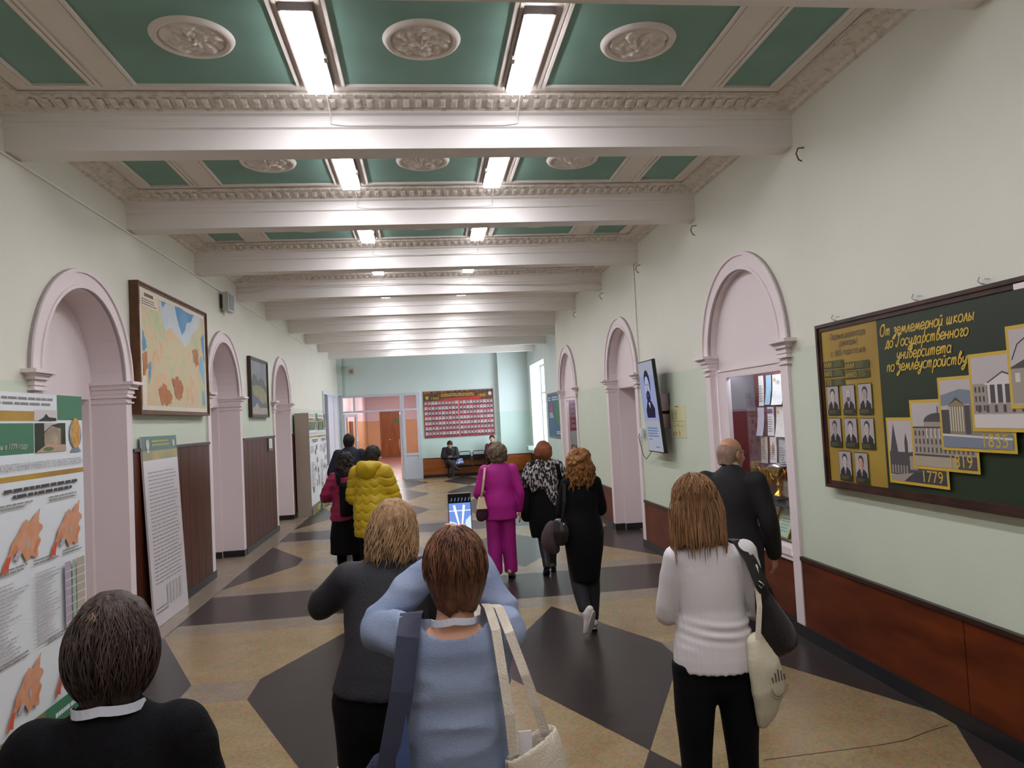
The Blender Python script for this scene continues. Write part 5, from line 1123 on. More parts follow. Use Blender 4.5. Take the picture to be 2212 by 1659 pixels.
    def body(s, hands='lr', hk=None, bare_legs=False, fine=.0042, ears=True):
        """skin: one mesh of head and neck, hands, and the trunk and limbs inside the clothes"""
        hk = hk or {}; G = []
        G.append(relax_mesh(surface([s.torso(-.012)]+s.arms(-.008)+s.legs(-.008)+[s.neck(-.004)], max(s.vox, .012)), 1))
        G.append(relax_mesh(surface(s.head(ears), fine if fine > .003 else .004), 1, .4))
        for c in hands: G.append(relax_mesh(surface([s.limb('s'+c, 'e'+c, 'w'+c, [.03, .03, .03, .034, .0245])]+s.hand(c, **hk.get(c, {})), fine if s.vox < .02 else .006, clip=None), 1, .4))
        s.bodyo = mesh_np('body', G, [s.skin], s.t, matidx=[0]*len(G)); return s.bodyo
    def eyes(s, col='4a3626'):
        for c in (-1, 1):
            b = MB(wm(s.t)); p = s.H(.031*c, .083, .010); b.use(mat('eye white', 'dcd6d0', .3)); b.ball(p, .0105*s.k, 12, 8); q = s.H(.031*c, .0915, .010); b.use(mat('iris '+col, col, .3)); b.ball(q, .0045*s.k, 8, 6)
            b.build('eye', None, s.t, smooth=True)
        b = MB(wm(s.t))
        for c in (-1, 1): b.tube([s.H(.014*c, .093, .030), s.H(.03*c, .092, .036), s.H(.046*c, .080, .031)], [.003, .004, .002], 6)
        b.build('eyebrows', mat('brow '+col, '3a2c22', .8), s.t, smooth=True)
    def cloth(s, name, prims, m, fold=.006, fsc=9, seed=1, h=None, clip=None, stretch=(1, 1, .55), extra=None, relax=2, label=None):
        st = np.array(stretch, np.float32)
        def disp(P, D):
            v = vnoise(P*st, fsc, seed); r = (1-np.abs(vnoise(P*st, fsc*.8, seed+3)))**3
            o = -fold*.7*v-fold*1.1*r+fold*.4
            if extra is not None: o = o+extra(P, D)
            return o
        o = mesh_np(name, [relax_mesh(surface(prims, h or s.vox, disp, clip), relax)], [m], s.t)
        if label: o['label'] = label
        return o
    def shoes(s, m, L=.25, name='shoe', sole=None, heel=0, high=0):
        for c in 'lr':
            A, T = s.j['a'+c], s.j['t'+c]; d = T-A; d = d/np.linalg.norm(d); up = v3(0, 0, 1); up = up-d*(up@d); up /= np.linalg.norm(up); x = np.cross(d, up)
            B = A+d*.02; q = s.k
            hl = A-d*.055*q-up*.035*q; to = A+d*.165*q-up*.045*q
            P = [Loft([[*hl, .030*q, .032*q], [*(A+d*.02-up*.03*q), .034*q, .040*q], [*(A+d*.09*q-up*.042*q), .040*q, .030*q], [*to, .034*q, .022*q]], x, 3, .02), Loft([[*(A+up*.02*q), .040*q, .042*q], [*(A-up*.03*q), .036*q, .045*q]], x, 2, .025)]
            if high: P.append(Loft([[*(A+(s.j['k'+c]-A)*high), .05*q, .052*q], [*(A+up*.01), .045*q, .047*q]], x, 2, .02))
            bot = A-up*.072*q
            cl = lambda G, bot=bot, up=up: -((G-bot.astype(np.float32))@up.astype(np.float32))
            o = mesh_np(name, [relax_mesh(surface(P, .007, None, cl), 1)], [m], s.t)
            b = MB(wm(s.t)); pts = []
            for k_ in range(20):
                a = 2*math.pi*k_/20; yy = math.cos(a); xx = math.sin(a); wv = (.041 if yy > -.2 else .034)*q; pts.append(A+d*(.055+.118*yy)*q+x*wv*xx-up*.072*q)
            b.prism([tuple(p) for p in pts], tuple(-up*.014*q)); so = b.build('sole', sole or mat('dark sole', '2a2624', .7), o)
            if heel: b = MB(wm(s.t)); p = A-d*.04*q-up*.08*q; b.tube([p, p-up*(heel)], [.018, .008], 8); b.build('heel', m, o)
    def at(s, x, y, z):
        M = wm(s.t); return M @ Vector((x, y, z))
def hair_mat(name, c, c2, sc=60, rough=.55, stretch=(1, 1, .09), fac=(.3, .7), bump=.6):
    return mat(name, c, rough, c2=c2, scale=sc, stretch=stretch, bump=bump, bscale=sc*1.6, bstretch=stretch, fac=fac, detail=3, spec=.35)
def grooves(center, amp=.004, n=46, seed=1, axis=2):
    """strand ridges that run down from the crown"""
    c = np.array(center, np.float32)
    def f(P, D):
        q = P-c; a = np.arctan2(q[:, 1], q[:, 0]); w_ = vnoise(q*np.array([1, 1, .35], np.float32), 9, seed)*1.6
        return amp*np.sin(n*a+w_*4)*.6+amp*1.4*vnoise(q*np.array([1, 1, .12], np.float32), 55, seed+1)
    return f
# ------------------------------------------------------------------ hair
def hair(p, m, kind='short', g=.016, zmin=-.085, rows=None, prims=None, fringe=.06, slope=.45, amp=.003, n=40, seed=1, h=None, name='hair', curl=0, relax=1, ear=True, facecut=True, rag=.004):
    q = p.k; P = [Ell(p.H(0, -.012, .027), np.array([.074, .094, .092])*q+g, .02, p.rotm())]
    if kind == 'short': P.append(Loft([[*p.H(0, -.045, .0), (.066+g*.6)*q, (.055+g*.5)*q], [*p.H(0, -.055, -.06), (.056+g*.4)*q, (.040+g*.5)*q], [*p.H(0, -.058, zmin), .044*q, .028*q]], p.fx, 3, .03))
    if rows: P.append(Loft([[*p.H(*r[:3]), r[3]*q, r[4]*q] for r in rows], p.fx, 3, .03))
    if prims: P += prims
    c0 = p.j['hd'].astype(np.float32); R = p.rotm().astype(np.float32)
    def clip(G):
        L = ((G-c0)@R)/np.float32(q); x, y, z = L[..., 0], L[..., 1], L[..., 2]
        f = y-(fringe+slope*(z-.05)); f = np.where(z > .085, np.minimum(f, y-.12), f)
        if ear: f = np.maximum(f, np.where((np.abs(x) > .055), np.minimum(y+.004, .012-z)*1.0-.0, -9))
        b = zmin+rag*np.sin(x*210+3*np.sin(x*70))*.6+rag*np.sin(x*95+1)-z
        return np.maximum(f if facecut else -9*np.ones_like(f), b)*q
    gr = grooves(p.H(0, -.03, .11), amp, n, seed)
    def ex(P_, D):
        o = gr(P_, D)
        if curl: o = o+curl*(vnoise(P_, 26, seed+9)+.6*vnoise(P_, 55, seed+10))
        return o
    V = surface(P, h or max(.005, p.vox*.55), ex, clip)
    return mesh_np(name, [relax_mesh(V, relax, .35)], [m], p.t)
def locks(p, m, n, start, length, spread, r=.006, seed=1, wave=0, name='hair_locks', parent=None, tilt=0):
    """loose tapered strands laid over the hair; start(rng) gives a point of the head frame and an outward direction"""
    rg = random.Random(seed); b = MB(wm(p.t))
    for _ in range(n):
        s0, out = start(rg); L = length*(.75+.5*rg.random()); P = []; ph = rg.random()*6
        for i in range(7):
            t = i/6; dx = out[0]*spread*math.sin(t*2.2)+wave*math.sin(ph+t*9)*t+tilt*t*t; dy = out[1]*spread*math.sin(t*2.2)+wave*math.cos(ph+t*8)*t
            P.append(p.H(s0[0]+dx, s0[1]+dy, s0[2]-L*t))
        b.tube(P, [r*(.7+.6*t_)*(1 if i < 5 else .6 if i == 5 else .15) for i, t_ in enumerate((0, .3, .6, .8, .9, 1, .6))], 5)
    return b.build(name, m, parent or p.t, smooth=True)
M_BLKCLOTH = mat('black knit', '0f0e12', .9, spec=.2, c2='0a090c', scale=40, bump=.25, bscale=140)
M_BLKPLAIN = mat('black cloth', '0b0a0d', .85, spec=.2, c2='070609', scale=30, bump=.15, bscale=120)
def strands(p, m, n, cen, rad, th0=.12, th1=2.1, az=(math.pi*.93, math.pi*2.07), r=.0016, seed=1, jit=.005, drop=0, name='hair_strands', wob=.12):
    """fine strands lying on an ellipsoid round the crown"""
    rg = random.Random(seed); b = MB(wm(p.t))
    for _ in range(n):
        a = az[0]+(az[1]-az[0])*rg.random(); s0 = th0+rg.random()*(th1-th0)*.6; s1 = min(th1, s0+.5+.8*rg.random()); o = 1+jit*(rg.random()*1.4-.4)/.1; ph = rg.random()*6; P = []
        for i in range(8):
            t = i/7; th = s0+(s1-s0)*t; aa = a+wob*math.sin(ph+3*t); P.append(p.H(cen[0]+rad[0]*o*math.sin(th)*math.cos(aa), cen[1]+rad[1]*o*math.sin(th)*math.sin(aa), cen[2]+rad[2]*o*math.cos(th)-drop*t*t))
        b.tube(P, [r*.5, r, r, r, r, r, r*.8, r*.2], 4)
    return b.build(name, m, p.t, smooth=True)
M_LANY = mat('white lanyard', 'd7dde8', .6)
def lanyard(p, r=.066, zoff=0, w=.016):
    nb = p.j['nb']; pts = []
    for i in range(13):
        a = math.pi*(1.12+.76*i/12) if False else math.pi+math.pi*i/12
        pts.append(nb+np.array([math.cos(a)*(r+.004), math.sin(a)*(r*.95)-.012, .030+zoff-.012*abs(math.cos(a))]))
    pts = [nb+np.array([-.075, .07, -.10+zoff])]+pts+[nb+np.array([.075, .07, -.10+zoff])]
    b = MB(wm(p.t)); b.strap(pts, w, .003, (0, 0, 1)); o = b.build('lanyard', M_LANY, p.t, smooth=False); o['label'] = 'white lanyard round the neck'; return o
def phone(label, c, up, right, screen=None, size=(.076, .155)):
    """slab with rounded edges; the screen looks along -normal"""
    M = frame_M(c, right, up); t = thing('phone', label, 'phone', c); W_, H_ = size
    b = MB(M); b.box(-W_/2, W_/2, -H_/2, H_/2, -.008, 0); b.build('case', mat('phone bronze', '8a7458', .3, metal=.7), t, bevel=.003)
    s = Sheet(M); s.w = .0006; s.use(mat('phone black', '08080c', .15)); s.rect(-W_/2+.002, -H_/2+.002, W_/2-.002, H_/2-.002)
    if screen: screen(s, W_/2-.003, H_/2-.003)
    s.build('screen', None, t, fix=False); return t
# ------------------------------------------------------------------ the people
HB = hair_mat
# 1 -- near left: dark bobbed hair, black sweater
p = Person('person', 'person with round dark brown bobbed hair in black sweater and white lanyard, front left', -.715, 1.74, .12, h=1.635, build=.96, vox=.010, skin='c99a80', sw=.146,
           el=(-.212, .02, 1.08), er=(.212, .02, 1.08), wl=(-.17, .22, 1.0), wr=(.17, .22, 1.0), face=(-.1, 1, -.16), hd=(0, .03, 1.522))
p.body(hk=dict(l=dict(dirn=(.5, .8, .1), palm=(0, 0, 1)), r=dict(dirn=(-.5, .8, .1), palm=(0, 0, 1)))); p.eyes()
p.cloth('sweater', [p.torso(.014)]+p.arms(.013, .98, fat=1.1)+[Loft([[*(p.j['s'+c]+v3(sg*-.012, 0, .018)), .040], [*(p.j['s'+c]+v3(sg*.025, 0, -.035)), .050]], n=2) for c, sg in (('l', -1), ('r', 1))], M_BLKCLOTH, .007, 8, 11)
p.cloth('trousers', [p.torso(.008, lo=0)]+p.legs(.02, .98), M_BLKPLAIN, .006, 8, 12, clip=lambda G: G[..., 2]-.96); p.shoes(mat('black leather', '161417', .4))
p.cloth('collar', [Loft([[*(p.j['nb']+v3(0, -.008, -.02)), .064, .060], [*(p.j['nb']+v3(0, .004, .026)), .057, .055]], n=2)], mat('navy collar', '14182a', .8), .002, 8, 13, h=.006)
hm = HB('dark brown hair', '44342c', '1f1613', 45)
hair(p, hm, 'bob', .013, -.112, prims=[Ell(p.H(0, -.026, .002), np.array([.082, .092, .085])*p.k, .03, p.rotm()), Ell(p.H(0, -.035, -.045), np.array([.070, .066, .052])*p.k, .03, p.rotm()), Loft([[*p.H(0, -.055, -.07), .064, .044], [*p.H(0, -.060, -.122), .046, .026]], p.fx, 2, .035)], fringe=.075, slope=.1, ear=False, amp=.0028, n=60, seed=3, rag=.006)
strands(p, HB('brown strands', '54423a', '261c18', 45), 420, (0, -.026, -.002), (.095, .110, .118), .15, 2.62, seed=31)
strands(p, mat('pale parting', '8c6e5c', .6), 14, (0, -.026, .008), (.093, .108, .106), .5, .95, az=(math.pi*1.30, math.pi*1.44), seed=33, r=.002)
lanyard(p, .066, .006, .02)
# 2 -- woman in the grey blue sweater holding up a phone
p = Person('person', 'woman with short auburn hair in grey blue sweater raising a phone, front centre', .055, 2.15, 0, h=1.675, build=.98, vox=.009, skin='dba588',
           sl=(-.140, .0, 1.385), sr=(.148, .0, 1.375), el=(-.235, .16, 1.375), er=(.172, .185, 1.345), wl=(-.045, .275, 1.535), wr=(.095, .285, 1.535), hd=(0.012, .02, 1.556), face=(0, 1, .02), nb=(0, -.012, 1.405))
up_ = v3(.03, .06, 1); nrm = v3(0, -1, .05)
p.body(hk=dict(l=dict(dirn=(.45, .12, .85), palm=(.9, -.1, -.1), curl=.75, thumb=(0, -1, 0)), r=dict(dirn=(-.42, .10, .9), palm=(-.9, -.1, -.1), curl=.75, thumb=(0, -1, 0))), fine=.0038); p.eyes('5a6a72')
M_SWB = mat('grey blue knit', '8e9cb4', .85, c2='7c8ba6', scale=5, stretch=(1, 1, 2.5), bump=.3, bscale=160)
nbp = p.j['nb']
p.cloth('sweater', [p.torso(.012, belly=.4)]+p.arms(.012, .95, fat=1.12), M_SWB, .011, 9, 21, stretch=(.55, .55, 2.2), clip=lambda G: np.maximum(.96-G[..., 2]-.02*np.sin(G[..., 0]*9), .098-np.sqrt((G[..., 0])**2+((G[..., 1]+.012))**2+((G[..., 2]-1.443)*1.2)**2)))
p.cloth('trousers', [p.torso(.008, lo=0)]+p.legs(.02, .98), mat('grey jeans', '4a4b52', .8, bump=.2, bscale=90), .006, 8, 22, clip=lambda G: G[..., 2]-1.03); p.shoes(mat('black leather', '161417', .4))
hm = HB('auburn hair', '7a4f36', '3a2218', fac=(.28, .72))
hair(p, hm, 'short', .012, -.095, rows=[(0, -.040, -.01, .072, .052), (0, -.052, -.055, .058, .034), (0, -.058, -.10, .040, .018)], amp=.0024, n=56, seed=4, slope=.5, rag=.007)
strands(p, HB('auburn strands', '8a5c40', '472a1c', 50), 260, (0, -.02, .022), (.090, .110, .112), .1, 1.9, seed=32)
lanyard(p, .060, .006, .019)
def scr2(s, a, b):
    s.lay(mat_emit('phone view blue', '6f8fd8', .75), .0003); s.rect(-a, -b*.86, a, b*.62); s.lay(mat_emit('phone view pale', 'b9cdf5', .9), .0003)
    s.pg([(-a, -b*.86), (-a*.2, -b*.86), (-a*.35, -b*.2), (-a, -b*.1)]); s.pg([(a*.15, -b*.86), (a, -b*.86), (a, .1*b), (a*.5, -b*.1)]); s.rect(-a, b*.28, a, b*.33)
    s.lay(mat_emit('phone view lamp', 'eef4ff', 1.3), .0003); s.pg([(-a*.62, b*.52), (-a*.42, b*.54), (-a*.05, -b*.3), (-a*.18, -b*.3)]); s.pg([(a*.30, b*.54), (a*.50, b*.52), (a*.22, -b*.3), (a*.10, -b*.3)])
    s.lay(mat_emit('phone icons', '7f94d8', .8), .0003)
    for k in range(6): x = -a*.8+a*.32*k; s.pg([(x, b*.70), (x+a*.05, b*.70), (x+a*.15, b*.84), (x+a*.10, b*.84)])
phone('phone with a bronze case and lit screen held up over the auburn head', (.10, 2.46, 1.672), (0, .08, 1), (1, 0, 0), scr2, (.078, .165))
# her bags
M_NAVY = mat('navy canvas', '2f3a55', .75, c2='273048', scale=20, bump=.25, bscale=120); M_NAVYS = mat('navy webbing', '33374a', .8, bump=.2, bscale=200)
t = thing('shoulder_bag', 'navy canvas shoulder bag hanging at the left hip of the grey blue sweater', 'bag', (-.15, 2.10, .80))
b = MB(); b.strap([(-.062, 2.27, 1.36), (-.062, 2.21, 1.435), (-.066, 2.14, 1.452), (-.074, 2.06, 1.41), (-.095, 2.015, 1.28), (-.125, 2.005, 1.15), (-.15, 2.01, 1.05), (-.165, 2.03, .98)], .062, .006, (1, .25, 0)); b.build('strap', M_NAVYS, t)
def sack(t, name, rows, m, h=.008, fold=.006, seed=1, side=(1, 0, 0), clip=None, loc=None):
    """cloth bag body in world coordinates"""
    V, Q = relax_mesh(surface([Loft(rows, side, 4, .02)], h, lambda P, D: -fold*vnoise(P*np.array([1, 1, .5], np.float32), 11, seed)-fold*.8*(1-np.abs(vnoise(P, 9, seed+2)))**3+fold*.4, clip), 2)
    V = V-np.array(wm(t).translation); return mesh_np(name, [(V, Q)], [m], t)
sack(t, 'bag_body', [(-.15, 2.06, 1.07, .05, .04), (-.165, 2.07, .98, .085, .06), (-.175, 2.075, .86, .10, .068), (-.175, 2.075, .78, .095, .058)], M_NAVY, seed=4, side=(1, -.4, 0))
b = MB(); b.strap([(-.105, 2.02, 1.22), (-.10, 2.005, 1.12), (-.10, 2.0, 1.02), (-.10, 2.01, .92)], .04, .005, (1, -.3, 0)); b.build('side_strap', mat('blue canvas band', '3f517d', .7), t); b = MB(); b.tube([(-.205, 1.995, 1.0), (-.21, 1.988, .965), (-.206, 1.995, .95)], .004, 6); b.build('zip_pull', M_STEEL, t, smooth=True)
t = thing('tote_bag', 'white cream cotton tote bag hanging from the right shoulder of the grey blue sweater', 'bag', (.28, 2.08, .75))
M_COT = mat('cream cotton', 'ded5c4', .85, c2='d3c8b4', scale=14, bump=.25, bscale=150)
for k, pts in enumerate(([(.150, 2.26, 1.39), (.152, 2.20, 1.448), (.156, 2.13, 1.455), (.168, 2.06, 1.41), (.178, 2.02, 1.30), (.188, 2.0, 1.20), (.195, 2.01, 1.09)], [(.178, 2.26, 1.38), (.18, 2.20, 1.444), (.186, 2.13, 1.452), (.205, 2.06, 1.40), (.24, 2.03, 1.29), (.268, 2.035, 1.20), (.288, 2.05, 1.125)])):
    b = MB(); b.strap(pts, .026, .003, (1, -.15, 0)); b.build('handle', M_COT, t)
V_, Q_ = relax_mesh(surface([Loft([(.243, 2.04, 1.14, .072, .038), (.258, 2.045, 1.04, .09, .048), (.268, 2.05, .9, .10, .055), (.271, 2.05, .78, .098, .05)], (1, .35, 0), 4), Cut(Loft([(.241, 2.04, 1.25, .064, .032), (.254, 2.045, 1.03, .08, .038), (.265, 2.05, .92, .084, .042)], (1, .35, 0), 4), .004)], .007, lambda P, D: -.006*vnoise(P, 10, 8), lambda G: (G[..., 2]-(1.075+.45*(G[..., 0]-.178)))), 1)
mesh_np('bag_body', [(V_-np.array(wm(t).translation), Q_)], [M_COT], t)
V_ = (0, 0, 1)
b = MB(); b.box(.213, .25, 2.04, 2.046, 1.0, 1.135); b.build('paper_slip', M_PAPER, t)
# 3 -- blond woman in the long black shirt, leaning
p = Person('person', 'woman with messy blond hair in long black shirt leaning with raised elbow, left of centre', -.20, 3.0, .06, h=1.70, build=1.03, vox=.011, skin='d5a084',
           pel=(-.02, -.04, .95), wai=(0, -.01, 1.09), che=(.015, .05, 1.25), nb=(.03, .09, 1.43), hd=(.055, .14, 1.545), sl=(-.135, .06, 1.375), sr=(.185, .08, 1.365), el=(-.248, .14, 1.265), er=(.25, .16, 1.12), wl=(-.06, .34, 1.33), wr=(.12, .38, 1.30), face=(.1, 1, -.30), hl=(-.105, -.03, .92), hr=(.075, -.03, .92))
p.body(hk=dict(l=dict(dirn=(.8, .4, .3), palm=(0, -.3, 1)), r=dict(dirn=(-.7, .5, .3), palm=(0, -.3, 1)))); p.eyes()
M_SHIRTB = mat('black shirt cloth', '24242a', .75, c2='1c1c21', scale=6, bump=.15, bscale=80)
p.cloth('shirt', [p.torso(.016, lo=1)]+p.arms(.016, .97, fat=1.2)+[Loft([[*(p.j['wai']+v3(0, 0, .05)), .155, .118], [*(p.j['pel']), .19, .145], [*(p.j['pel']+v3(-.01, -.02, -.12)), .205, .155], [*(p.j['pel']+v3(-.015, -.03, -.20)), .21, .16]], n=3)], M_SHIRTB, .010, 7, 31, clip=lambda G: .955-G[..., 2]-.10*G[..., 0])
p.cloth('collar', [Loft([[*(p.j['nb']+v3(0, -.03, -.015)), .078, .066], [*(p.j['nb']+v3(.01, .0, .045)), .066, .062]], n=2)], M_SHIRTB, .003, 9, 32, h=.007)
p.cloth('trousers', [p.torso(.006)]+p.legs(.02, .98), M_BLKPLAIN, .006, 8, 33, clip=lambda G: G[..., 2]-1.02); p.shoes(mat('black leather', '161417', .4))
hm = HB('ash blond hair', 'b08e68', '7a5a3c', fac=(.25, .7))
hair(p, hm, 'long', .013, -.135, rag=.012, rows=[(0, -.03, .03, .082, .07), (0, -.045, -.05, .087, .062), (-.005, -.053, -.10, .090, .052), (-.01, -.055, -.145, .084, .04)], slope=.1, fringe=.07, ear=False, amp=.005, n=34, seed=6, curl=.004)
locks(p, hm, 240, lambda r: ((lambda a, z: ((math.cos(a)*.080, -.03+math.sin(a)*.070, z), (math.cos(a), math.sin(a))))(math.pi*(.98+1.04*r.random()), .085-.10*r.random())), .13, .022, .0026, 8, wave=.009, tilt=-.01)
# 4 -- woman with dark frizzy hair, raspberry jacket, long black skirt
p = Person('person', 'woman with dark frizzy hair in raspberry jacket and long black skirt beside yellow jacket', -1.03, 9.55, .1, h=1.63, build=1.08, vox=.013, skin='c49478', el=(-.27, .03, 1.10), er=(.25, .06, 1.08), wl=(-.17, .27, 1.08), wr=(.14, .28, 1.06), face=(.15, 1, -.2))
p.body(hk=dict(l=dict(dirn=(.6, .7, .1), palm=(0, 0, 1)), r=dict(dirn=(-.6, .7, .1), palm=(0, 0, 1)))); p.eyes()
M_RASP = mat('raspberry quilt', 'a01f52', .6, c2='84163f', scale=7, bump=.2, bscale=40)
p.cloth('jacket', [p.torso(.028, 1.05, lo=1)]+p.arms(.024, .97, fat=1.2)+[Loft([[*p.j['wai'], .19, .14], [*(p.j['pel']-v3(0, 0, .1)), .215, .165]])], M_RASP, .011, 12, 41, stretch=(.5, .5, 1.6), clip=lambda G: .80-G[..., 2])
p.cloth('skirt', [Loft([[0, 0, .92, .185, .14], [0, 0, .7, .215, .185], [0, .01, .5, .225, .20], [0, .01, .36, .235, .215]], n=3)], M_BLKPLAIN, .012, 6, 42, stretch=(1, 1, .2), clip=lambda G: .385-G[..., 2])
p.cloth('stockings', p.legs(.006, 1.0), M_BLKPLAIN, .002, 8, 43); p.shoes(mat('black leather', '161417', .4))
hm = HB('black brown hair', '2a1c18', '120c0b')
hair(p, hm, 'long', .03, -.20, rows=[(0, -.03, .02, .105, .085), (0, -.05, -.08, .12, .085), (0, -.06, -.17, .115, .06)], slope=.1, fringe=.07, ear=False, amp=.004, n=30, seed=7, curl=.018)
t = thing('backpack', 'black backpack on the back of the raspberry jacket', 'backpack', (-.97, 9.35, .85), .1)
b = MB(wm(t)); MB.box(b, -.13, .15, -.10, .02, .02, .44); b.build('bag_body', M_BLKPLAIN, t, bevel=.045); b = MB(wm(t)); b.box(-.10, .12, -.14, -.10, .05, .24); b.build('front_pocket', M_BLKPLAIN, t, bevel=.02)
for x in (-.13, .13):
    b = MB(wm(t)); b.strap([(x, .01, .40), (x-.01, .03, .53), (x-.02, .12, .575), (x-.02, .26, .53), (x-.02, .32, .40), (x, .33, .25)], .05, .012, (1, 0, 0)); b.build('shoulder_strap', M_BLKPLAIN, t)
# 5 -- man in the yellow puffer jacket
p = Person('person', 'man with short black hair in bright yellow quilted hooded jacket looking at phone', -.67, 8.9, -.32, h=1.735, build=1.05, vox=.012, skin='c89574', woman=False, sw=.165, el=(-.255, .03, 1.13), er=(.255, .08, 1.10), wl=(-.11, .30, 1.12), wr=(.10, .33, 1.11), hd=(.0, .075, 1.60), face=(-.05, 1, -.42), nb=(0, .01, 1.47))
p.body(hk=dict(l=dict(dirn=(.75, .6, .1), palm=(.2, -.2, 1), curl=.8), r=dict(dirn=(-.75, .6, .1), palm=(-.2, -.2, 1), curl=.8))); p.eyes('2a1c14')
M_YEL = mat('yellow nylon', 'c8ac14', .5, c2='b89a0c', scale=5, bump=.1, bscale=40)
def quilt(P, D):
    a = np.arctan2(P[:, 0], P[:, 1]+.02); z = P[:, 2]+.020*np.abs(np.sin(a*4.5))*2-.016; w_ = np.abs(((z/.098) % 1)-.5)*2
    return np.where(P[:, 2] < 1.43, .016*np.clip((w_-.62)/.38, 0, 1)**1.5-.005, -.002)
p.cloth('jacket', [p.torso(.045, 1.02, lo=1)]+p.arms(.036, .95, fat=1.15, k=.05)+[Loft([[*p.j['wai'], .205, .16], [*(p.j['pel']), .225, .185], [0, 0, .74, .225, .19], [0, 0, .68, .215, .18]], n=3)], M_YEL, .005, 9, 51, extra=quilt, clip=lambda G: .675-G[..., 2], relax=1)
p.cloth('hood', [Loft([[-.10, .05, 1.49, .040, .045], [-.10, -.05, 1.50, .055, .055], [-.06, -.125, 1.50, .065, .065], [0, -.15, 1.495, .068, .07], [.06, -.125, 1.50, .065, .065], [.10, -.05, 1.50, .055, .055], [.10, .05, 1.49, .040, .045]], (0, 0, 1), 4), Ell((0, -.135, 1.44), (.125, .062, .085), .05)], M_YEL, .012, 10, 52, h=.009)
p.cloth('trousers', p.legs(.022, .98), M_BLKPLAIN, .008, 8, 53); p.shoes(mat('black leather', '161417', .4))
hair(p, HB('black hair', '1d1917', '0c0a0a'), 'short', .018, -.075, seed=8, amp=.004, n=60, curl=.004)
W_ = p.at(.0, .40, 1.135); phone('dark phone held by the man in the yellow jacket', tuple(W_), (.10, .35, .25), (1, -.3, 0), None)
# 6 -- man in the navy blazer near the glazed door
p = Person('person', 'man with short black hair in navy blazer walking toward the glazed door', -1.33, 13.0, .05, h=1.83, build=1.06, vox=.014, skin='b98a70', woman=False, el=(-.32, .0, 1.20), er=(.31, .02, 1.19), wl=(-.30, .16, 1.02), wr=(.29, .18, 1.02), face=(.25, 1, -.1))
p.body(); p.eyes('2a1c14'); M_NBL = mat('navy wool', '1a2033', .8, bump=.1, bscale=120)
p.cloth('blazer', [p.torso(.03, lo=1)]+p.arms(.024, .95, fat=1.15)+[Loft([[*p.j['wai'], .165, .125], [*p.j['pel'], .19, .145], [*(p.j['pel']-v3(0, 0, .12)), .2, .15]])], M_NBL, .007, 7, 61, clip=lambda G: .88-G[..., 2])
p.cloth('shirt_collar', [Loft([[*(p.j['nb']+v3(0, 0, .0)), .068, .064], [*(p.j['nb']+v3(0, .01, .03)), .062, .06]], n=2)], mat('white shirt cloth', 'd9dade', .7), .002, 8, 62, h=.007)
p.cloth('trousers', p.legs(.022, .98), mat('charcoal wool', '24242a', .8), .007, 8, 63); p.shoes(mat('black leather', '161417', .4)); hair(p, MATS['black hair'], 'short', .017, -.08, seed=9, amp=.003)
# 7 -- woman in the magenta suit
p = Person('person', 'woman in bright magenta trouser suit with fluffy grey brown hair', .875, 9.14, 0, h=1.635, build=1.08, vox=.011, skin='d6a488', sw=.178, el=(-.262, .01, 1.075), er=(.245, -.03, 1.06), wl=(-.20, .20, .98), wr=(.245, .03, .82), al=(-.09, -.03, .105), ar=(.095, .02, .10), tl=(-.10, .13, .035), tr=(.15, .17, .035))
p.body(hk=dict(r=dict(dirn=(.05, .12, -1), palm=(-1, .2, 0), curl=.35), l=dict(dirn=(.6, .7, -.2), palm=(1, 0, 0)))); p.eyes()
M_MAG = mat('magenta crepe', 'b0128a', .65, c2='a00f7c', scale=5, bump=.12, bscale=110)
p.cloth('jacket', [p.torso(.026, 1.03, lo=1)]+p.arms(.018, .90, fat=1.15)+[Loft([[*p.j['wai'], .175, .135], [*p.j['pel'], .200, .15], [*(p.j['pel']-v3(0, 0, .18)), .205, .155]])], M_MAG, .008, 7, 71, clip=lambda G: .735-G[..., 2])
p.cloth('trousers', [Loft([[*p.j['h'+c], .10, .11], [*(p.j['k'+c]*.5+p.j['h'+c]*.5), .098, .10], [*p.j['k'+c], .088, .085], [*(p.j['a'+c]+v3(0, 0, .02)), .083, .08], [*(p.j['a'+c]+v3(0, 0, -.03)), .082, .08]], n=3) for c in 'lr']+[p.torso(.012, 1.0)], mat('magenta trouser crepe', 'a3107e', .65, c2='940d70', scale=5), .008, 6, 72, stretch=(1, 1, .3), clip=lambda G: np.maximum(.07-G[..., 2], G[..., 2]-1.0))
p.shoes(mat('beige pump leather', 'b59a7c', .4), name='pump', heel=.0)
hair(p, HB('grey brown hair', '7d6a55', '4a3c30', 50), 'short', .048, -.115, seed=10, amp=.004, n=30, curl=.012, ear=False, fringe=.08, slope=.3)
t = thing('handbag', 'small cream handbag on a long strap at the hip of the magenta suit', 'handbag', (.635, 9.05, .88)); M_CRM = mat('cream leather', 'd3bf9c', .4)
b = MB(); b.strap([(.70, 9.24, 1.36), (.705, 9.16, 1.395), (.70, 9.05, 1.38), (.675, 8.99, 1.25), (.65, 8.985, 1.10), (.635, 9.02, 1.03)], .026, .006, (1, .2, 0)); b.build('strap', M_CRM, t)
b = MB(); b.add([(.565, 8.99, .885), (.705, 8.985, .885), (.70, 9.10, .885), (.57, 9.10, .885), (.60, 9.02, 1.035), (.675, 9.02, 1.035), (.67, 9.06, 1.035), (.605, 9.06, 1.035)], [(0, 1, 5, 4), (1, 2, 6, 5), (2, 3, 7, 6), (3, 0, 4, 7), (4, 5, 6, 7), (3, 2, 1, 0)]); b.build('bag_body', M_CRM, t, bevel=.012)
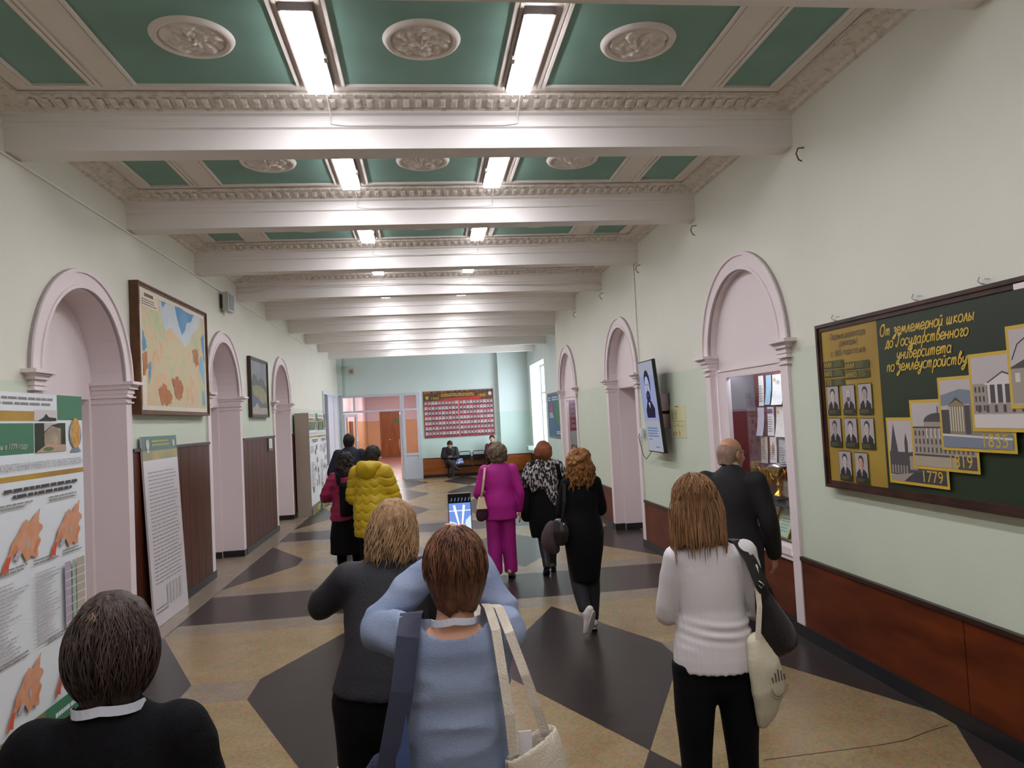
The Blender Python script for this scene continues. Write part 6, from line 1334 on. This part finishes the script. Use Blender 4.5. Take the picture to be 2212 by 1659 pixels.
t2 = thing('scarf', 'dark plum cloth hanging under the cream handbag', 'scarf', (.63, 9.05, .77)); sack(t2, 'cloth', [(.64, 9.04, .875, .06, .035), (.635, 9.045, .82, .075, .04), (.62, 9.05, .77, .05, .03)], mat('plum cloth', '3d1a2c', .9), .009, .012, 9)
# 8 -- woman with the brown headscarf
p = Person('person', 'woman in brown headscarf, black and white patterned shawl and black skirt, walking', 1.47, 9.25, -.05, h=1.625, build=1.05, vox=.012, skin='c99a7c', sw=.155, el=(-.22, .03, 1.09), er=(.22, .02, 1.08), wl=(-.17, .24, 1.05), wr=(.16, .24, 1.03), al=(-.05, -.16, .13), tl=(-.06, -.03, .045), kl=(-.07, .02, .47), ar=(.06, .10, .085), tr=(.08, .25, .03), kr=(.07, .10, .48))
p.body(hk=dict(l=dict(dirn=(.6, .7, .1), palm=(0, 0, 1)), r=dict(dirn=(-.6, .7, .1), palm=(0, 0, 1)))); p.eyes()
p.cloth('coat', [p.torso(.03, lo=1)]+p.arms(.024, .97, fat=1.2)+[Loft([[*p.j['wai'], .165, .13], [*p.j['pel'], .20, .16], [0, 0, .66, .225, .19], [0, 0, .52, .215, .18]], n=3), Loft([[-.24, .02, 1.0, .075, .10], [-.28, .0, .86, .085, .12], [-.27, .0, .72, .06, .10]], n=3)], M_BLKPLAIN, .014, 7, 81, clip=lambda G: .50-G[..., 2]-.25*np.abs(G[..., 0]+.02))
M_SHAWL = mat('black white shawl', 'b9b4b2', .85, c2='17151a', scale=30, stretch=(1.6, 1, .7), fac=(.50, .56), detail=2)
p.cloth('shawl', [p.torso(.045, lo=4), Loft([[-.10, -.10, 1.30, .10, .05], [-.15, -.115, 1.16, .075, .035], [-.16, -.11, 1.06, .03, .025]], n=3), Loft([[.02, -.12, 1.30, .13, .05], [.05, -.145, 1.12, .095, .035], [.08, -.15, .96, .05, .025], [.09, -.145, .86, .012, .015]], n=3), Loft([[-.17, -.01, 1.35, .07, .07], [-.235, -.02, 1.24, .06, .065], [-.25, -.02, 1.14, .05, .055]], n=2), Loft([[.17, -.01, 1.35, .07, .07], [.23, -.02, 1.24, .06, .065]], n=2)], M_SHAWL, .010, 9, 82, clip=lambda G: np.maximum(G[..., 2]-1.44, .84-G[..., 2]))
M_SCF = mat('brown headscarf cloth', '8a4d26', .75, c2='6a3516', scale=8, bump=.2, bscale=60)
p.cloth('headscarf', [Ell(p.H(0, -.025, .035), np.array([.112, .128, .122]), .02, p.rotm()), Ell(p.H(.01, -.085, .0), (.092, .075, .082), .04, p.rotm()), Loft([[*p.H(0, -.06, -.06), .05, .05], [*p.H(0, -.065, -.11), .065, .06], [*p.H(0, -.06, -.17), .10, .075]], p.fx, 3, .03), Loft([[*p.H(.06, -.05, -.15), .05, .05], [*p.H(.15, -.03, -.165), .04, .045], [*p.H(.21, -.02, -.20), .025, .035]], p.fc, 3, .03)], M_SCF, .009, 13, 83, h=.008, stretch=(1, 1, 1.3), clip=lambda G: np.where(G[..., 2] > p.j['hd'][2]-.085, ((G-p.j['hd'].astype(np.float32))@p.ff.astype(np.float32))-.055, -9))
p.cloth('stockings', p.legs(.004, 1.0), mat('black stockings', '1a181b', .6), .002, 8, 84)
p.shoes(mat('black boot leather', '131214', .45), name='boot', high=.38, sole=mat('black rubber', '0f0f10', .7))
# 9 -- curly haired woman with white sneakers
p = Person('person', 'woman with long curly ginger hair all in black with white sneakers', 1.405, 6.72, -.03, h=1.645, build=.98, vox=.010, skin='d9a98c', sw=.132, el=(-.185, .06, 1.08), er=(.195, .06, 1.09), wl=(-.12, .27, 1.06), wr=(.12, .27, 1.07), al=(-.055, -.20, .215), tl=(-.085, -.165, .075), kl=(-.07, .05, .48), ar=(.045, -.0, .09), tr=(.055, .14, .035), kr=(.06, .03, .49))
p.body(hk=dict(l=dict(dirn=(.8, .5, .1), palm=(0, 0, 1)), r=dict(dirn=(-.8, .5, .1), palm=(0, 0, 1)))); p.eyes()
p.cloth('dress', [p.torso(.014, 1.04)]+p.arms(.013, .97, fat=1.1)+[Loft([[*p.j['wai'], .148, .112], [*p.j['pel'], .18, .145], [0, 0, .80, .18, .15], [0, .0, .64, .155, .135], [0, .0, .47, .128, .115]], n=3)], M_BLKPLAIN, .005, 7, 91, clip=lambda G: .455-G[..., 2])
p.cloth('trousers', p.legs(.018, .93, fat=1.03), mat('navy black trousers', '14141c', .8), .005, 8, 92)
M_SNK = mat('white sneaker canvas', 'd8d2cf', .55); p.shoes(M_SNK, name='sneaker', sole=mat('sneaker sole', 'b9b0aa', .6))
hm = HB('ginger hair', '9a6a34', '5a3414', 24, stretch=(1, 1, .5), fac=(.3, .68))
hair(p, hm, 'long', .034, -.235, rows=[(0, -.03, .03, .115, .095), (0, -.045, -.07, .128, .092), (.0, -.055, -.15, .122, .078), (0, -.06, -.22, .10, .05)], slope=.1, fringe=.07, ear=False, amp=.003, n=24, seed=12, curl=.017, h=.0065)
locks(p, hm, 60, lambda r: ((lambda a, z: ((math.cos(a)*.112, -.04+math.sin(a)*.088, z), (math.cos(a), math.sin(a))))(math.pi*(.95+1.1*r.random()), .02-.14*r.random())), .11, .02, .0075, 9, wave=.012)
t = thing('shoulder_bag', 'black shoulder bag at the left hip of the curly haired woman', 'bag', (1.17, 6.66, .83)); M_LEA = mat('black bag leather', '1a181a', .35, bump=.1, bscale=60)
b = MB(); b.strap([(1.245, 6.80, 1.33), (1.24, 6.72, 1.372), (1.235, 6.64, 1.35), (1.215, 6.585, 1.2), (1.195, 6.58, 1.08), (1.185, 6.60, 1.0)], .028, .006, (1, .2, 0)); b.build('strap', M_LEA, t)
sack(t, 'bag_body', [(1.18, 6.635, 1.0, .07, .045), (1.16, 6.64, .93, .105, .06), (1.155, 6.645, .86, .10, .055)], M_LEA, seed=7, side=(.8, -.5, 0)); b = MB(); b.tube([(1.19, 6.59, 1.02), (1.20, 6.57, 1.0), (1.19, 6.585, .975)], .006, 6); b.build('buckle', M_STEEL, t, smooth=True)
t = thing('scarf', 'dark mauve cloth slung through the black bag of the curly haired woman', 'scarf', (1.09, 6.68, .76)); sack(t, 'cloth', [(1.11, 6.67, .98, .05, .05), (1.085, 6.68, .9, .075, .07), (1.09, 6.69, .82, .075, .07), (1.12, 6.69, .77, .05, .05)], mat('mauve wool', '4a3a40', .95, bump=.3, bscale=90), .01, .012, 5)
# 10 -- woman in the white ribbed top
p = Person('person', 'woman with straight shoulder length light brown hair in white ribbed top and black trousers', 1.155, 3.0, -.12, h=1.685, build=.88, vox=.009, skin='dcae92', el=(-.180, .05, 1.13), er=(.205, .03, 1.135), wl=(-.08, .25, 1.10), wr=(.09, .27, 1.12), hd=(-.04, .03, 1.58), nb=(-.012, -.01, 1.43), sl=(-.138, -.01, 1.375), sr=(.150, -.01, 1.385), al=(-.075, -.02, .085), ar=(.10, -.02, .085), face=(.05, 1, -.08))
p.body(hk=dict(l=dict(dirn=(.9, .3, .15), palm=(0, -.6, .5)), r=dict(dirn=(-.9, .3, .15), palm=(0, -.6, .5)))); p.eyes('5a6a52')
M_RIB = mat('white ribbed knit', 'd9d4d4', .75, bump=.0)
def ribs(P, D): return .0011*np.sin(P[:, 0]*560)*(np.abs(P[:, 2]-1.2) < .6)+.0045*np.sin(P[:, 2]*150+2.2*np.sin(P[:, 0]*9+1)+1.5*np.sin(P[:, 0]*4))*np.exp(-((P[:, 2]-1.08)/.045)**2)*np.clip(.5+1.2*np.sin(P[:, 0]*5+.6), .2, 1)
p.cloth('top', [p.torso(.012)]+p.arms(.010, .97, fat=1.03)+[Loft([[*p.j['wai'], .148, .112], [*p.j['pel'], .168, .128], [0, 0, .89, .172, .13]])], M_RIB, .004, 8, 101, h=.0065, extra=ribs, relax=1, clip=lambda G: .915-G[..., 2]-.0015*np.sin(G[..., 0]*190))
p.cloth('trousers', [p.torso(.003)]+p.legs(.010, .98, fat=1.02), M_BLKPLAIN, .004, 8, 102, clip=lambda G: G[..., 2]-.945); p.shoes(mat('black leather', '161417', .4))
hm = HB('light brown hair', 'a27a52', '6a4628', 60, fac=(.25, .72))
hair(p, hm, 'long', .016, -.158, rows=[(0, -.03, .04, .084, .075), (0, -.04, -.04, .096, .072), (0, -.05, -.10, .106, .066), (0, -.053, -.16, .114, .06), (0, -.053, -.22, .117, .055)], slope=.1, fringe=.07, ear=False, amp=.003, n=60, seed=14, rag=.006)
locks(p, hm, 150, lambda r: ((lambda a: ((math.cos(a)*.094, -.045+math.sin(a)*.066, .06-.09*r.random()), (math.cos(a), math.sin(a))))(math.pi*(1.0+1.0*r.random()))), .165, .022, .0020, 15)
strands(p, hm, 160, (0, -.03, .02), (.094, .113, .116), .1, 1.5, seed=35)
t = thing('shoulder_bag', 'black leather shoulder bag under the right arm of the white ribbed top', 'bag', (1.385, 2.960, .98))
b = MB(); b.strap([(1.260, 3.060, 1.36), (1.263, 3.010, 1.432), (1.270, 2.970, 1.43), (1.287, 2.890, 1.36), (1.310, 2.870, 1.27), (1.345, 2.885, 1.21)], .034, .006, (1, .1, 0)); b.strap([(1.265, 3.060, 1.36), (1.277, 3.010, 1.430), (1.285, 2.970, 1.428), (1.310, 2.910, 1.36), (1.360, 2.900, 1.24), (1.410, 2.940, 1.15)], .03, .006, (1, .1, 0)); b.build('strap', M_LEA, t)
sack(t, 'bag_body', [(1.343, 2.915, 1.22, .03, .03), (1.367, 2.920, 1.14, .058, .042), (1.390, 2.925, 1.06, .088, .05), (1.403, 2.930, 1.00, .098, .052)], M_LEA, .007, .003, 11, (1, .25, -.1)); b = MB(); b.tube([(1.310, 2.865, 1.285), (1.325, 2.855, 1.27), (1.320, 2.865, 1.255), (1.305, 2.872, 1.27)], .004, 6, True); b.build('buckle', M_STEEL, t, smooth=True)
t = thing('tote_bag', 'cream tote bag with a black printed logo below the black leather bag', 'bag', (1.315, 2.920, .68))
b = MB(); b.strap([(1.300, 3.060, 1.36), (1.301, 3.010, 1.425), (1.305, 2.970, 1.425), (1.315, 2.900, 1.33), (1.305, 2.865, 1.18), (1.287, 2.860, 1.05)], .022, .003, (1, 0, 0)); b.build('handle', M_COT, t)
M_COT2 = mat('cream tote cotton', 'd6d0b6', .85, c2='cbc4a8', scale=12, bump=.2, bscale=150)
sack(t, 'bag_body', [(1.287, 2.890, 1.04, .045, .03), (1.313, 2.890, .96, .078, .045), (1.330, 2.895, .85, .082, .048), (1.320, 2.900, .755, .055, .035), (1.305, 2.905, .70, .024, .018)], M_COT2, .0065, .005, 12, (1, .5, 0))
LM = frame_M((1.352, 2.834, .86), Vector((1, .42, .0)), Vector((.02, .02, 1))); s = Sheet(LM); s.use(M_INKD)
for k, L in enumerate((.028, .045, .06, .05, .03)): x = -.036+.017*k; s.pg([(x, .03), (x+.007, .03), (x+.001, .03+L*.8), (x-.006, .03+L*.8)])
s.build('printed_bars', None, t, fix=False); s = Sheet(LM); s.use(M_INKD)
ring = [(math.cos(a), math.sin(a)) for a in np.linspace(math.pi*1.02, math.pi*1.98, 22)]
for (a, b_), (c, e) in zip(ring[:-1], ring[1:]): s.pg([(.052*a, .012+.052*b_), (.052*c, .012+.052*e), (.050*c, .012+.050*e), (.050*a, .012+.050*b_)]); s.pg([(.044*a, .012+.044*b_), (.044*(a*.4+c*.6), .012+.044*(b_*.4+e*.6)), (.038*(a*.4+c*.6), .012+.038*(b_*.4+e*.6)), (.038*a, .012+.038*b_)])
s.build('printed_arc', None, t, fix=False)
# 11 -- bald man in the dark suit at the display case
p = Person('person', 'bald elderly man in black suit and glasses looking into the display case', 2.22, 5.22, -.62, h=1.755, build=1.0, vox=.010, skin='b9896a', woman=False, sw=.172, el=(-.25, .02, 1.15), er=(.255, .0, 1.14), wl=(-.21, .20, 1.0), wr=(.25, .14, .88), face=(.55, 1, -.10), hd=(0, .055, 1.63), nb=(0, .01, 1.49))
p.body(hk=dict(l=dict(dirn=(.5, .8, -.1), palm=(1, 0, 0)), r=dict(dirn=(-.05, .3, -1), palm=(-1, .2, 0)))); p.eyes()
M_SUITB = mat('black suit wool', '18171b', .8, c2='121114', scale=20, bump=.12, bscale=140)
p.cloth('jacket', [p.torso(.026, lo=1)]+p.arms(.02, .93, fat=1.2)+[Loft([[*p.j['wai'], .165, .135], [*p.j['pel'], .185, .15], [*(p.j['pel']-v3(0, 0, .2)), .2, .16]])], M_SUITB, .007, 6, 111, clip=lambda G: .80-G[..., 2])
p.cloth('shirt_collar', [Loft([[*(p.j['nb']+v3(0, -.01, .005)), .074, .068], [*(p.j['nb']+v3(0, .012, .045)), .066, .064]], n=2)], mat('checked shirt', 'b9b4bc', .7), .002, 8, 112, h=.007)
p.cloth('trousers', p.legs(.024, .98), M_SUITB, .007, 8, 113); p.shoes(mat('black leather', '161417', .4))
hair(p, HB('grey stubble', 'a88a76', '8c7466', 90), 'short', .003, -.07, seed=16, amp=.0004, n=60, prims=[Cut(Ell(p.H(0, .02, .09), (.10, .125, .085), .02, p.rotm()), .006)], h=.0045)
b = MB(wm(p.t)); gm = mat('dark spectacle frame', '2a2624', .3)
for c in (-1, 1):
    b.tube([p.H(.032*c+.022*math.cos(a), .100, .008+.016*math.sin(a)) for a in np.linspace(0, 2*math.pi, 14)[:-1]], .0015, 5, True); b.tube([p.H(.054*c, .098, .012), p.H(.076*c, .06, .016), p.H(.082*c, -.005, .012), p.H(.081*c, -.02, -.004)], .0018, 5)
b.tube([p.H(-.011, .102, .010), p.H(.011, .102, .010)], .0015, 5); b.build('glasses', gm, p.t, smooth=True)
# 12, 13 -- two young men on the bench
def seated(label, x, rz, skin, **kw):
    J = dict(pel=(0, -.02, .53), wai=(0, .02, .66), che=(0, .06, .86), nb=(0, .10, 1.03), hd=(0, .16, 1.16), sl=(-.185, .08, .97), sr=(.185, .08, .97), el=(-.25, .12, .72), er=(.25, .12, .72), wl=(-.07, .34, .70), wr=(.07, .34, .70), hl=(-.09, .02, .53), hr=(.09, .02, .53), kl=(-.12, .43, .52), kr=(.12, .43, .52), al=(-.12, .40, .10), ar=(.12, .40, .10), tl=(-.13, .55, .03), tr=(.13, .55, .03))
    J.update(kw); return Person('person', label, x, Y1-.36, math.pi+rz, h=1.75, build=1.0, vox=.014, skin=skin, woman=False, **J)
p = seated('young man in black seated on the bench bent over a phone', .80, .0, 'c49a80', hd=(0, .20, 1.135), face=(0, 1, -.75), kr=(.05, .42, .58), ar=(-.16, .46, .36), tr=(-.30, .52, .33), kl=(-.07, .43, .52), al=(-.05, .42, .10), tl=(-.05, .57, .03))
p.body(hk=dict(l=dict(dirn=(.7, .6, .2), palm=(0, -.4, 1), curl=.8), r=dict(dirn=(-.7, .6, .2), palm=(0, -.4, 1), curl=.8))); p.eyes()
p.cloth('jacket', [p.torso(.04, lo=1)]+p.arms(.032, .93, fat=1.2), mat('black nylon', '121215', .6), .010, 8, 121); p.cloth('trousers', [Loft([[*(p.j['pel']), .17, .12], [0, .06, .52, .16, .11]])]+p.legs(.02, .98), mat('dark grey jeans', '26262c', .8), .007, 8, 122); p.shoes(mat('dark sneaker', '232327', .6), name='sneaker'); hair(p, MATS['black hair'], 'short', .02, -.08, seed=17, amp=.003)
W_ = p.at(0, .40, .745); phone('phone in the hands of the seated man in black', tuple(W_), (0, -.6, .5), (-1, 0, 0), None, (.074, .15))
p = seated('young man in maroon sweater seated at the right end of the bench', 2.30, .0, 'd3a48a', hd=(.02, .09, 1.25), nb=(0, .05, 1.09), che=(0, .03, .88), sl=(-.19, .03, 1.02), sr=(.19, .03, 1.02), face=(.1, 1, -.05), kl=(-.14, .43, .52), kr=(.14, .43, .52))
p.body(hk=dict(l=dict(dirn=(.7, .6, .2), palm=(0, -.4, 1), curl=.7), r=dict(dirn=(-.7, .6, .2), palm=(0, -.4, 1), curl=.7))); p.eyes()
p.cloth('sweater', [p.torso(.03, lo=1)]+p.arms(.026, .95, fat=1.15), mat('maroon knit', '4f2423', .85, bump=.2, bscale=100), .009, 8, 131); p.cloth('trousers', [Loft([[*(p.j['pel']), .17, .12], [0, .06, .52, .16, .11]])]+p.legs(.02, .98), M_BLKPLAIN, .007, 8, 132); p.shoes(mat('dark sneaker', '232327', .6), name='sneaker'); hair(p, HB('dark brown short hair', '33241c', '1a120e'), 'short', .018, -.075, seed=18, amp=.003)
t = thing('backpack', 'wine red bag on the lap of the seated man in maroon', 'bag', (2.22, Y1-.68, .60)); b = MB(); b.box(2.04, 2.40, Y1-.80, Y1-.60, .59, .80); b.build('bag_body', mat('wine red nylon', '5a1830', .6, c2='451024', scale=6), t, bevel=.05)
